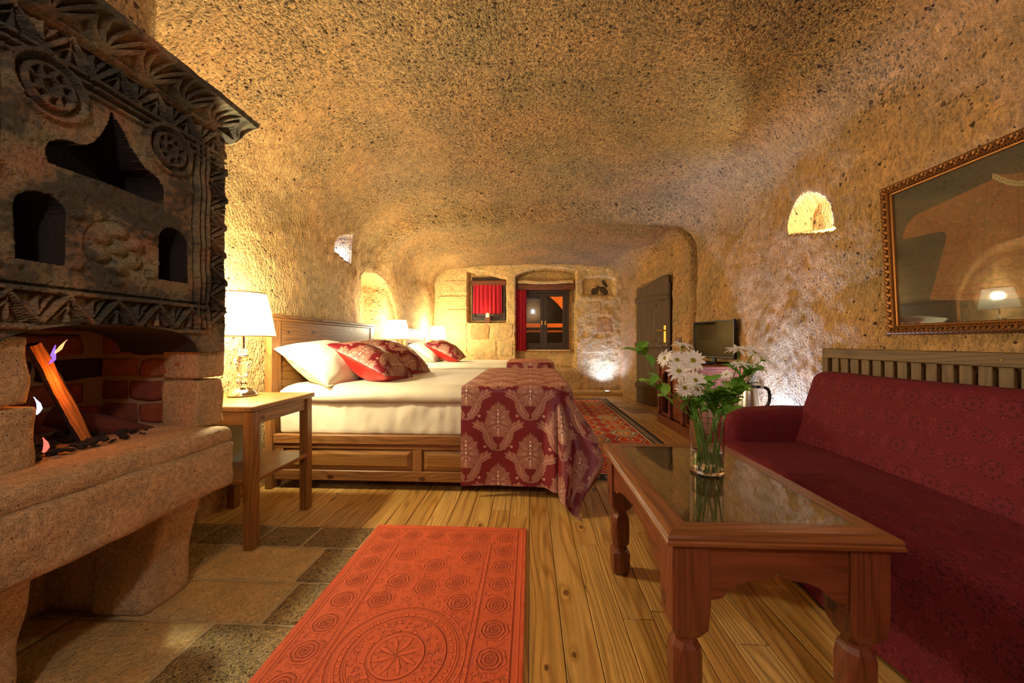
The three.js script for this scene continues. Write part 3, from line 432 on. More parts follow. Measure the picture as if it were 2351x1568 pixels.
// ---------- fireplace ----------
{
  const fp = thing('fireplace', 'carved stone fireplace with sooty hood, brick firebox and thick stone hearth shelf', 'fireplace', [-1.25, 0, -1.06]);
  const A0 = -0.41, A1 = 0.41, W = 820, H = 840, Y0 = 0.93, Y1 = 1.77; // local a = -z - 1.06 to the right
  const c = canvas(W, H), g = c.getContext('2d'), X = (a) => (a - A0) / (A1 - A0) * W, Y = (y) => (Y1 - y) / (Y1 - Y0) * H, S = W / (A1 - A0);
  g.fillStyle = '#808080'; g.fillRect(0, 0, W, H);
  const ln = (pts, w, col) => { g.strokeStyle = col; g.lineWidth = w * S; g.lineJoin = 'round'; g.beginPath(); pts.forEach(([a, y], i) => (i ? g.lineTo(X(a), Y(y)) : g.moveTo(X(a), Y(y)))); g.stroke(); };
  const r = rng(3), hi = '#d0d0d0', lo = '#303030';
  // friezes of triangles: ground cut back, ribs standing
  const frieze = (a0, y0, a1, y1, n, vert) => {
    g.fillStyle = '#2c2c2c'; g.fillRect(X(a0), Y(y1), (a1 - a0) * S, (y1 - y0) * S);
    for (let k = 0; k < n; k++) { const t0 = k / n, t1 = (k + 1) / n, P = (t, s) => vert ? [lerp(a0, a1, s), lerp(y0, y1, t)] : [lerp(a0, a1, t), lerp(y0, y1, s)], m = (t0 + t1) / 2;
      ln([P(t0, 0.04), P(m, 0.96), P(t1, 0.04)], 0.01, hi); ln([P(m, 0.9), P(m, 0.08)], 0.005, '#b0b0b0'); ln([P(lerp(t0, m, 0.35), 0.1), P(m, 0.62), P(lerp(m, t1, 0.65), 0.1)], 0.006, '#a0a0a0'); ln([P(t0, 0.96), P(t0, 0.3), P(lerp(t0, m, 0.5), 0.95)], 0.005, '#989898'); }
  };
  frieze(0.318, 0.99, 0.405, 1.66, 6, true); frieze(-0.405, 0.99, -0.318, 1.66, 6, true); frieze(-0.4, 1.672, 0.4, 1.745, 7, false); frieze(-0.3, 0.965, 0.3, 1.046, 5, false);
  for (const [y, w, col] of [[1.752, 0.016, hi], [1.668, 0.012, hi], [1.656, 0.006, lo], [1.645, 0.01, hi], [1.634, 0.006, lo], [1.62, 0.012, hi]]) ln([[-0.4, y], [0.4, y]], w, col);
  for (const s of [-1, 1]) for (const [a, w, col] of [[0.312, 0.01, hi], [0.301, 0.006, lo], [0.29, 0.011, hi], [0.278, 0.006, lo], [0.267, 0.01, hi], [0.256, 0.005, lo]]) ln([[s * a, 0.97], [s * a, 1.66]], w, col);
  for (const [y, w, col] of [[1.05, 0.013, hi], [1.062, 0.006, lo], [0.955, 0.012, hi]]) ln([[-0.3, y], [0.3, y]], w, col);
  for (const a of [-0.158, 0.162]) { const cx = X(a), cy = Y(1.583); g.fillStyle = '#6c6c6c'; g.beginPath(); g.arc(cx, cy, 0.078 * S, 0, 6.3); g.fill();
    for (const [R, w, col] of [[0.078, 0.012, hi], [0.062, 0.008, lo], [0.05, 0.01, hi], [0.022, 0.01, hi]]) { g.strokeStyle = col; g.lineWidth = w * S; g.beginPath(); g.arc(cx, cy, R * S, 0, 6.3); g.stroke(); }
    for (let k = 0; k < 8; k++) { const q = k * 0.7854; g.strokeStyle = hi; g.lineWidth = 0.009 * S; g.beginPath(); g.moveTo(cx + 0.02 * S * Math.cos(q), cy + 0.02 * S * Math.sin(q)); g.lineTo(cx + 0.048 * S * Math.cos(q + 0.3), cy + 0.048 * S * Math.sin(q + 0.3)); g.stroke(); } }
  const knob = (a, y, R) => { const q = g.createRadialGradient(X(a), Y(y), 0, X(a), Y(y), R * S); q.addColorStop(0, '#ffffff'); q.addColorStop(0.7, '#c8c8c8'); q.addColorStop(1, '#606060'); g.fillStyle = q; g.beginPath(); g.arc(X(a), Y(y), R * S, 0, 6.3); g.fill(); };
  g.fillStyle = '#585858'; g.beginPath(); g.arc(X(0), Y(1.2), 0.085 * S, 0, 6.3); g.fill();
  for (let k = 0; k < 6; k++) knob(0.055 * Math.cos(k * 1.047 + 0.5), 1.2 + 0.055 * Math.sin(k * 1.047 + 0.5), 0.024); knob(0, 1.2, 0.02);
  for (const [a, y] of [[-0.1, 1.13], [0.1, 1.14], [-0.1, 1.27], [0.09, 1.27], [0.0, 1.1]]) knob(a, y, 0.016);
  for (let k = 0; k < 900; k++) { g.fillStyle = r() > 0.5 ? 'rgba(210,210,210,.22)' : 'rgba(40,40,40,.25)'; g.beginPath(); g.arc(r() * W, r() * H, 2 + r() * 5, 0, 6.3); g.fill(); }
  const d0 = g.getImageData(0, 0, W, H).data, hm = new Float32Array(W * H); for (let i = 0; i < W * H; i++) hm[i] = d0[i * 4] / 255;
  // deep cuts: the pointed lobed niche and the two small round-headed ones
  const c2 = canvas(W, H), g2 = c2.getContext('2d'); g2.fillStyle = '#000'; g2.fillRect(0, 0, W, H); g2.fillStyle = '#fff';
  g2.beginPath(); g2.moveTo(X(-0.155), Y(1.387)); g2.lineTo(X(0.135), Y(1.387)); g2.bezierCurveTo(X(0.15), Y(1.41), X(0.15), Y(1.475), X(0.085), Y(1.48)); g2.bezierCurveTo(X(0.055), Y(1.5), X(0.03), Y(1.54), X(-0.015), Y(1.605)); g2.bezierCurveTo(X(-0.03), Y(1.54), X(-0.05), Y(1.47), X(-0.1), Y(1.465)); g2.bezierCurveTo(X(-0.165), Y(1.46), X(-0.17), Y(1.41), X(-0.155), Y(1.387)); g2.fill();
  for (const [a0, a1, y0, y1] of [[-0.222, -0.125, 1.124, 1.3], [0.128, 0.228, 1.132, 1.315]]) { const m = (a0 + a1) / 2, w = (a1 - a0) / 2; g2.beginPath(); g2.moveTo(X(a0), Y(y0)); g2.lineTo(X(a1), Y(y0)); g2.lineTo(X(a1), Y(y1 - w)); g2.arc(X(m), Y(y1 - w), w * S, 0, Math.PI, true); g2.closePath(); g2.fill(); }
  const d1 = g2.getImageData(0, 0, W, H).data;
  const samp = (arr, st, a, y) => { const x = clamp(X(a), 1, W - 2), q = clamp(Y(y), 1, H - 2), xi = Math.floor(x), yi = Math.floor(q); return arr[(yi * W + xi) * st]; };
  const archY = (a) => { const q = a / 0.27; return Math.abs(q) < 1 ? 0.895 + 0.075 * Math.sqrt(1 - q * q * 0.92) - 0.02 * Math.pow(Math.abs(q), 8) : 0.88; };
  // stone colour with grain and soot deposit (patches round the niches and the arch)
  const N = 1024, col = new Uint8Array(N * N * 4), s1 = tileNoise(9, 9, 71), s2 = tileNoise(40, 40, 72), s3 = tileNoise(170, 170, 73), s4 = tileNoise(5, 5, 74);
  for (let y = 0, i = 0; y < N; y++) for (let x = 0; x < N; x++, i++) {
    const u = x / N, v = y / N, k = 1 + 0.18 * s2(u, v) + 0.24 * s3(u, v), red = clamp(0.45 + 0.9 * s1(u, v), 0, 1), so = sstep(-0.22, 0.2, s4(u, v) + 0.45 * s2(u, v) + 0.25 * s3(u, v));
    const du = clamp(Math.floor(u * W), 0, W - 1), dv = clamp(Math.floor((1 - (v * 0.82 + Y0 - Y0) / (Y1 - Y0)) * H), 0, H - 1), so2 = so * 0.8;
    const R = lerp(lerp(128, 142, red), 56, so2) * k, G = lerp(lerp(118, 106, red), 55, so2) * k, B = lerp(lerp(86, 74, red), 44, so2) * k;
    col[i * 4] = clamp(R, 0, 255); col[i * 4 + 1] = clamp(G, 0, 255); col[i * 4 + 2] = clamp(B, 0, 255); col[i * 4 + 3] = 255;
  }
  const hoodMat = std('#ffffff', { map: dataTex(N, N, col, true), bumpMap: T3(ashlar.bump, 0.35), bumpScale: 0.006, roughness: 0.95 });
  const nu = 330, nv = 330;
  const hood = gridSurface(nu, nv, (i, j) => {
    const a = lerp(A0, A1, i / nu), yb = archY(a), y = lerp(yb, Y1, j / nv), e = Math.max(0, 1 - (A1 - a) / 0.012);
    let dx = (samp(hm, 1, a, y) - 0.5) * 0.04 * sstep(A1, A1 - 0.016, a) + 0.006 * fbm3(a * 9, y * 9, 3, 2) - 0.15 * samp(d1, 4, a, y) / 255; const near = 0.006 * N3(y * 26, 1, 4);
    return [dx - e * 0.012, y, -(a + (i === nu ? near : 0)), a / 0.82 + 0.5, (y - Y0) / 0.82];
  });
  { // the recesses become parts of their own, in a plain dark material
    const src = hood.index.array, face = [], deepF = [[], [], []], p = hood.attributes.position;
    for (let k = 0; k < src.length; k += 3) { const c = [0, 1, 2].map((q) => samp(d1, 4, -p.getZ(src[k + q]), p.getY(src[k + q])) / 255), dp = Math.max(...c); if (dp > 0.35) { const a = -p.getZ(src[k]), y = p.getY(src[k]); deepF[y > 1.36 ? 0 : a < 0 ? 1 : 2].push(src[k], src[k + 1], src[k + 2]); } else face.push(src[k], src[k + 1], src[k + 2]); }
    for (const f of deepF) { const q = hood.clone(); q.setIndex(f); const uv = q.attributes.uv; for (let i = 0; i < uv.count; i++) { const dx = p.getX(i); uv.setXY(i, -p.getZ(i) + dx * 0.8, p.getY(i) + dx * 0.9); } mesh('niche', q, mat.sootDark, fp); }
    hood.setIndex(face);
  }
  mesh('hood', hood, hoodMat, fp);
  { const n = 40, soffit = gridSurface(n, 4, (i, j) => { const a = lerp(-0.27, 0.27, i / n); return [-0.3 * j / 4 + (j === 0 ? 0.004 : 0), archY(a), -a, a, j * 0.03]; }); soffit.index.array.reverse(); soffit.computeVertexNormals(); mesh('arch_soffit', soffit, mat.sootDark, fp); }
  mesh('hood_body', softBox(0.32, 0.78, 0.81, 0.01, 0.05).translate(-0.34, 1.4, 0), hoodMat, fp);
  mesh('hood_side', softBox(0.16, 0.88, 0.03, 0.006, 0.03, (v) => { v.z += 0.006 * N3(v.y * 20, v.x * 9, 2); }).translate(-0.1, 1.33, -0.393), mat.hearth, fp);
  mesh('chimney_breast', softBox(0.34, 0.9, 0.7, 0.06, 0.04, (v) => { v.x += 0.02 * N3(v.y * 5, v.z * 5, 3); }).translate(-0.36, 2.2, 0.02), mat.wall, fp);
  // cornice: flaring profile with a frieze cut in its face
  { const prof = [[0.0, 1.742], [0.025, 1.75], [0.045, 1.764], [0.065, 1.784], [0.1, 1.8], [0.12, 1.806], [0.125, 1.824], [0.105, 1.838], [0.03, 1.842], [-0.1, 1.842]], n = 400;
    const cor = gridSurface(n, prof.length * 8 - 8, (i, j) => { const a = lerp(-0.43, 0.43, i / n), k = Math.min(prof.length - 2, Math.floor(j / 8)), t = j / 8 - k; let x = lerp(prof[k][0], prof[k + 1][0], t), y = lerp(prof[k][1], prof[k + 1][1], t); const ph = ((a * 8.2) % 1 + 1) % 1, tri = Math.abs(ph - 0.5) * 2, s = (y - 1.755) / 0.07; if (s > 0 && s < 1 && k < 5) { const dd = Math.min(Math.abs(s - tri), Math.abs(ph - 0.5) * 1.6 + 0.04, Math.abs(s - 0.62 * tri + 0.1)); x -= 0.02 * sstep(0.07, 0.16, dd); } x += 0.006 * fbm3(a * 12, y * 12, 1, 2); return [x, y, -a, a / 0.82 + 0.5, y]; });
    mesh('cornice', cor, hoodMat, fp);
    const sh = new THREE.Shape(); prof.forEach(([x, y], i) => (i ? sh.lineTo(x, y) : sh.moveTo(x, y))); sh.lineTo(-0.1, 1.742); mesh('cornice_end', extrude(sh, 0.004, 0).translate(0, 0, -0.43), mat.hearth, fp); }
  // jamb stones
  const jamb = (a0, a1, y0, y1, i) => mesh('stone', softBox(0.14, y1 - y0 - 0.004, a1 - a0, 0.007, 0.014, (v) => { v.x += 0.01 * fbm3(v.y * 9 + i, v.z * 9, i, 2); v.z += 0.006 * N3(v.y * 14, i * 3, v.z * 9); }).translate(-0.085, (y0 + y1) / 2, -(a0 + a1) / 2), mat.hearth, fp);
  jamb(0.292, 0.412, 0.775, 0.985, 1); jamb(0.285, 0.41, 0.585, 0.772, 2); jamb(-0.41, -0.185, 0.76, 0.935, 3); jamb(-0.41, -0.17, 0.585, 0.757, 4);
  // firebox lining and bricks laid on it, each its own piece
  mesh('firebox', merge([cbox(0.03, 0.6, 0.62, 0.002, -0.42, 0.78, 0), cbox(0.44, 0.6, 0.03, 0.002, -0.27, 0.78, -0.318), cbox(0.44, 0.6, 0.03, 0.002, -0.27, 0.78, 0.26)]), mat.mortar, fp);
  const bm = ['#a8644a', '#96584a', '#b07858', '#8a5446', '#b88a6c'].map((q) => std(q, { map: T3(ashlar.color, 0.3), bumpMap: T3(ashlar.bump, 0.3), bumpScale: 0.007, roughness: 0.95 })); bm.push(std('#43322a', { map: T3(ashlar.color, 0.3), bumpMap: T3(ashlar.bump, 0.3), bumpScale: 0.007, roughness: 1 }));
  const rb = rng(8); let k = 0;
  const brick = (w, h, cx, cy, cz, side, m) => { k++; const q = softBox(side ? w : 0.05, h, side ? 0.05 : w, 0.007, 0.016, (v) => { v.x += 0.009 * N3(v.x * 20 + k * 3, v.y * 20, v.z * 20); v.y += 0.008 * N3(v.x * 18, v.y * 18 + k * 3, v.z * 18); v.z += 0.009 * N3(v.x * 20, v.y * 20, v.z * 20 + k * 5); }); mesh('brick', q.translate(cx, cy, cz), m, fp); };
  for (let row = 0; row < 5; row++) { const y = 0.645 + row * 0.087; let x = -0.062 - (row % 2) * 0.07; const ws = row % 2 ? [0.17, 0.19] : [0.2, 0.2]; for (const w of ws) { brick(w - 0.014, 0.073, x - w / 2, y, -0.317, true, row > 2 && rb() > 0.35 ? bm[5] : bm[Math.floor(rb() * 5)]); x -= w; } }
  for (let row = 0; row < 5; row++) { const y = 0.645 + row * 0.087; for (let q = 0; q < 3; q++) brick(0.185, 0.073, -0.417, y, -0.19 + q * 0.2 + (row % 2) * 0.06, false, rb() > 0.4 ? bm[5] : bm[Math.floor(rb() * 5)]); }
  // hearth shelf: worn slab on a block, carried by two feet
  const worn = (v, s) => { v.x += 0.009 * fbm3(v.x * 5 + s, v.y * 9, v.z * 5, 3); v.y += 0.007 * fbm3(v.z * 5, v.x * 6 + s, v.y * 6, 3); v.z += 0.006 * N3(v.y * 12, v.x * 8, s); };
  mesh('hearth_slab', softBox(0.58, 0.07, 0.66, 0.028, 0.016, (v) => worn(v, 3)).translate(-0.17, 0.567, 0.03), mat.hearth, fp);
  mesh('hearth_beam', softBox(0.56, 0.165, 0.86, 0.018, 0.02, (v) => worn(v, 9)).translate(-0.145, 0.462, 0.14), mat.hearth, fp);
  const foot = (z, s) => mesh('hearth_foot', softBox(0.22, 0.4, 0.15, 0.03, 0.02, (v) => { const t = 1 - (v.y + 0.2) / 0.4; v.x += (v.x > 0 ? 1 : 0) * (0.06 * Math.pow(1 - t, 2) - 0.02 * t) + 0.008 * N3(v.x * 9, v.y * 9, s); v.z *= 1 + 0.22 * Math.pow(t, 3); v.z += 0.008 * N3(v.y * 10, v.z * 8, s); }).translate(-0.12, 0.195, z), mat.hearth, fp);
  foot(-0.19, 2); foot(0.27, 5); mesh('hearth_foot', softBox(0.24, 0.4, 0.13, 0.02, 0.03).translate(-0.33, 0.195, -0.19), mat.hearth, fp);
  mesh('hearth_back', cbox(0.04, 0.4, 0.9, 0.004, -0.43, 0.2, 0.1), mat.hearth, fp);
}
{ // fire: split log, charcoal, flames
  const log = thing('split_log', 'split log leaning upright in the fireplace with a glowing pale cut face', 'firewood', [-1.39, 0.607, -1.083]);
  const bark = std('#2c1e15', { bumpMap: T3(ashlar.bump, 0.2), bumpScale: 0.008, roughness: 1 }), cut = wood('#c98a48', 0.8, woodB, 0.002);
  const sec = (t) => 0.017 * (1 - 0.35 * Math.abs(t - 0.45)), ax = V3(0.02, 0.305, 0.135), n = 30;
  const face = gridSurface(8, n, (i, j) => { const t = j / n, s = lerp(-1, 1, i / 8), w = sec(t); return [ax.x * t + 0.022 + 0.006 * N3(t * 5, s, 2) - 0.004 * s * s, ax.y * t + 0.4 * w * s, ax.z * t - 0.9 * w * s, s * 0.03, t * 0.35]; });
  const back = gridSurface(12, n, (i, j) => { const t = j / n, q = lerp(0, Math.PI, i / 12), w = sec(t), s = Math.cos(q); return [ax.x * t + 0.02 - 0.032 * Math.sin(q) + 0.004 * N3(t * 14, q * 2, 3), ax.y * t + 0.42 * w * s, ax.z * t - 0.95 * w * s, q * 0.02, t * 0.3]; });
  face.index.array.reverse(); face.computeVertexNormals(); mesh('cut_face', face, cut, log); mesh('bark', back, bark, log);
  const l2 = thing('charred_log', 'charred log lying low at the back of the firebox', 'firewood', [-1.47, 0.63, -1.2]);
  { const q = lathe([[0.001, -0.13], [0.032, -0.128], [0.036, 0], [0.03, 0.128], [0.001, 0.13]], 10); const p = q.attributes.position; for (let i = 0; i < p.count; i++) { const s = 1 + 0.16 * N3(p.getX(i) * 40, p.getY(i) * 20, p.getZ(i) * 40); p.setX(i, p.getX(i) * s); p.setZ(i, p.getZ(i) * s); } q.rotateZ(1.15).rotateY(0.9); q.computeVertexNormals(); mesh('bark', q, std('#6a3424', { bumpMap: T3(ashlar.bump, 0.2), bumpScale: 0.006, roughness: 1 }), l2); }
  const r = rng(17), coal = []; for (let k = 0; k < 150; k++) { const s = 0.004 + r() * r() * 0.014, q = new THREE.IcosahedronGeometry(s, 2); const p = q.attributes.position; for (let i = 0; i < p.count; i++) { const e = 1 + 0.5 * N3(p.getX(i) * 90 + k, p.getY(i) * 90, p.getZ(i) * 90); p.setXYZ(i, p.getX(i) * e, p.getY(i) * e * 0.7, p.getZ(i) * e); } q.computeVertexNormals(); coal.push(q.translate(-1.42 + (r() - 0.5) * 0.26, 0.608 + r() * 0.014, -1.06 + (r() - 0.5) * 0.34)); }
  const cm = mesh('charcoal', merge(coal), std('#1b1512', { roughness: 0.9 })); tag(cm, 'bed of dark charcoal and ash on the hearth', 'charcoal'); cm.userData.kind = 'stuff';
  const flame = (label, pos, h, w, color, power, lean) => { const q = lathe([[0.001, 0], [w * 0.7, h * 0.12], [w, h * 0.32], [w * 0.7, h * 0.6], [w * 0.25, h * 0.85], [0.001, h]], 14), p = q.attributes.position; for (let i = 0; i < p.count; i++) { const t = p.getY(i) / h; p.setX(i, p.getX(i) * 0.5 + lean[0] * t * t + 0.006 * Math.sin(t * 7)); p.setZ(i, p.getZ(i) + lean[1] * t * t + 0.006 * Math.sin(t * 6 + 1)); } q.computeVertexNormals();
    const m = mesh('flame', q, phys('#000000', { emissive: new THREE.Color(color), emissiveIntensity: power, roughness: 1, transparent: true, opacity: 0.6 })); m.position.set(...pos); m.castShadow = false; tag(m, label, 'flame'); };
  flame('violet flame licking off the log tip', [-1.36, 0.85, -0.985], 0.06, 0.008, '#8a5cff', 1.5, [0, -0.012]); flame('tiny orange flame tip above the violet flame', [-1.36, 0.885, -1.0], 0.04, 0.006, '#ffa060', 1.6, [0, -0.024]); flame('small blue and white flame beside the log', [-1.345, 0.72, -0.95], 0.05, 0.006, '#c8b4ff', 2.4, [0, 0.01]); flame('low pink flame over the embers at the log foot', [-1.34, 0.612, -0.96], 0.045, 0.007, '#ff6a58', 1.2, [0, 0.005]);
  const L = new THREE.PointLight(0xff9040, 0.035, 3, 2); L.position.set(-1.3, 0.8, -0.97); L.castShadow = true; L.shadow.radius = 1.5; scene.add(L);
}
// ---------- bedside lamps ----------
const M_SHADE = phys('#fff4dc', { roughness: 0.95, transmission: 0.045, thickness: 0, side: THREE.DoubleSide, emissive: new THREE.Color('#ffe6bc'), emissiveIntensity: 0.3 });
const M_BULB = phys('#fff4e0', { emissive: new THREE.Color(WARM), emissiveIntensity: 6 });
const M_BRAID = std('#b98d3c', { roughness: 0.6 });
function makeLamp(label) {
  const t = thing('table_lamp', label, 'lamp', [0, 0, 0], 0, 'bedside lamps with pleated shades');
  mesh('base', lathe([[0.001, 0], [0.066, 0], [0.068, 0.006], [0.062, 0.012], [0.06, 0.02], [0.05, 0.026], [0.046, 0.034], [0.024, 0.042], [0.018, 0.05], [0.001, 0.05]], 40), mat.chrome, t);
  const facet = (p) => { const g = lathe(p, 10).toNonIndexed(); g.computeVertexNormals(); return g; };
  mesh('crystal', facet([[0.001, 0.05], [0.016, 0.052], [0.026, 0.066], [0.034, 0.078], [0.026, 0.086], [0.014, 0.092], [0.001, 0.092]]), mat.glass, t);
  mesh('collar', lathe([[0.001, 0.092], [0.016, 0.092], [0.018, 0.098], [0.016, 0.104], [0.001, 0.104]], 24), mat.chrome, t);
  mesh('crystal', facet([[0.001, 0.104], [0.02, 0.106], [0.026, 0.126], [0.034, 0.17], [0.044, 0.186], [0.04, 0.196], [0.02, 0.202], [0.001, 0.202]]), mat.glass, t);
  mesh('collar', lathe([[0.001, 0.202], [0.024, 0.202], [0.028, 0.21], [0.02, 0.218], [0.012, 0.222], [0.001, 0.222]], 24), mat.chrome, t);
  mesh('crystal', facet([[0.001, 0.222], [0.016, 0.224], [0.026, 0.234], [0.016, 0.244], [0.001, 0.246]]), mat.glass, t);
  mesh('stem', lathe([[0.001, 0.246], [0.009, 0.246], [0.009, 0.36], [0.016, 0.365], [0.016, 0.415], [0.001, 0.415]], 20), mat.chrome, t);
  const y0 = 0.31, y1 = 0.535, r0 = 0.145, r1 = 0.102, n = 44, seg = n * 8;
  const sh = gridSurface(seg, 10, (i, j) => { const a = i / seg * Math.PI * 2, v = j / 10, R = lerp(r0, r1, v) + 0.0045 * Math.cos(a * n) * (0.6 + 0.4 * Math.sin(v * Math.PI)); return [R * Math.cos(a), lerp(y0, y1, v), -R * Math.sin(a), i / seg, v]; });
  const shade = mesh('lamp_shade', sh, M_SHADE, t);
  mesh('trim_band', merge([new THREE.TorusGeometry(r0, 0.0032, 8, 90).rotateX(Math.PI / 2).translate(0, y0, 0), new THREE.TorusGeometry(r1, 0.0032, 8, 90).rotateX(Math.PI / 2).translate(0, y1, 0)]), M_BRAID, shade);
  mesh('shade_ring', merge([0, 1, 2].map((k) => tube([[0.012 * Math.cos(k * 2.094), 0.38, 0.012 * Math.sin(k * 2.094)], [(r0 - 0.003) * Math.cos(k * 2.094), y0 + 0.004, (r0 - 0.003) * Math.sin(k * 2.094)]], 0.0016, 4, 5))), mat.chrome, t);
  mesh('bulb', new THREE.SphereGeometry(0.026, 20, 14).translate(0, 0.445, 0), M_BULB, t);
  return t;
}
function lampLight(p, k) { const L = new THREE.PointLight(WARM, LAMP_POWER * (k ? 0.85 : 1), 0, 2); L.position.set(p[0], p[1] + 0.445, p[2]); L.castShadow = true; L.shadow.radius = 2.2; scene.add(L); }
{
  const P1 = [-1.505, 0.637, -1.87], P2 = [-1.56, 0.637, -4.27], P3 = [-1.5, 0.637, -5.93];
  const l = makeLamp('lit crystal lamp with pleated cream shade, largest, on the nightstand beside the fireplace'); l.position.set(...P1);
  copyOf(l, P2, 0.4, 'lit crystal lamp with pleated shade between the two beds'); copyOf(l, P3, 0.9, 'lit crystal lamp with pleated shade beyond the far bed, smallest of the three');
  [P1, P2, P3].forEach(lampLight);
}
// ---------- floor uplights and niche lamps ----------
function uplight(label, p, power, aim) {
  const t = thing('floor_uplight', label, 'uplight', p);
  mesh('housing', lathe([[0.001, 0], [0.045, 0], [0.045, 0.006], [0.038, 0.009], [0.036, 0.006], [0.001, 0.006]], 32), mat.steel, t);
  mesh('lens', lathe([[0.001, 0.0075], [0.034, 0.0075], [0.034, 0.0065], [0.001, 0.0065]], 28), phys('#ffffff', { emissive: new THREE.Color(COOL), emissiveIntensity: 14 }), t);
  const L = new THREE.SpotLight(COOL, power, 0, 1.05, 1, 2); L.position.set(p[0], p[1] + 0.03, p[2]); L.target.position.set(...aim); L.castShadow = true; L.shadow.radius = 1.6; scene.add(L, L.target);
}
uplight('small round white spotlight in the floor at the foot of the stone pillar', [1.3, 0.075, -6.34], UPLIGHT_POWER, [1.2, 1.9, -6.5]);
uplight('small round spotlight in the floor behind the kettle by the right wall', [1.78, 0.0, -2.95], UPLIGHT_POWER * 4.4, [1.96, 1.3, -2.92]);
function nicheLamp(label, p, color, power) {
  const t = thing('niche_lamp', label, 'niche lamp', p);
  mesh('socket', new THREE.CylinderGeometry(0.016, 0.018, 0.02, 20).translate(0, 0.01, 0), mat.steel, t); mesh('bulb', new THREE.SphereGeometry(0.016, 16, 12).translate(0, 0.03, 0), phys('#ffffff', { emissive: new THREE.Color(color), emissiveIntensity: 12 }), t);
  const L = new THREE.PointLight(color, power, 0, 2); L.position.set(p[0], p[1] + 0.03, p[2]); L.castShadow = true; L.shadow.radius = 0.7; scene.add(L);
}
nicheLamp('bare bulb hidden in the half-round niche of the right wall', [1.93, 1.655, -2.4], WARM_NICHE, NICHE_POWER);
nicheLamp('bare bulb in the small niche high on the left wall', [-1.83, 1.7, -3.42], COOL, NICHE_POWER * 0.35);
{ // unseen fill lamp added behind the camera to light the front ceiling and hood
  const t = thing('fill_lamp', 'unseen fill lamp added behind the camera', 'lamp', [0.1, 2.0, 0.95]);
  mesh('lamp_shade', gridSurface(40, 4, (i, j) => { const a = i / 40 * 6.2832, R = lerp(0.14, 0.1, j / 4); return [R * Math.cos(a), 0.22 * j / 4, -R * Math.sin(a) * 0.6, i / 40, j / 4]; }), M_SHADE, t);
  const L = new THREE.PointLight(0xf6f2ff, FILL_POWER, 0, 2); L.position.set(0.1, 2.1, 0.95); L.castShadow = true; L.shadow.radius = 3; scene.add(L);
}
// ---------- beds ----------
const bx = (list, m, name, parent, seed = 1) => mesh(name, merge(list.map(([w, h, d, x, y, z, g], i) => cbox(w, h, d, 0.003, x, y, z, g, seed + i))), m, parent);
function raisedPanel(w, h, t, face) { // raised-and-fielded panel in the xy plane, front towards +z
  const b = Math.min(0.035, h * 0.24), P = [[0, 0], [0.004, 0.004], [b, t], [b + 0.004, t]], pos = [];
  const ring = ([o, z]) => [[-w / 2 + o, -h / 2 + o, z], [w / 2 - o, -h / 2 + o, z], [w / 2 - o, h / 2 - o, z], [-w / 2 + o, h / 2 - o, z]];
  for (let k = 0; k < P.length - 1; k++) { const A = ring(P[k]), B = ring(P[k + 1]); for (let s = 0; s < 4; s++) { const e = (s + 1) % 4; pos.push(A[s], A[e], B[e], A[s], B[e], B[s]); } }
  const L = ring(P[P.length - 1]); pos.push(L[0], L[1], L[2], L[0], L[2], L[3]);
  const g = new THREE.BufferGeometry(); g.setAttribute('position', new THREE.BufferAttribute(new Float32Array(pos.flat()), 3)); g.computeVertexNormals(); return grainUV(g, w > h ? 'x' : 'y', Math.round(w * 991));
}
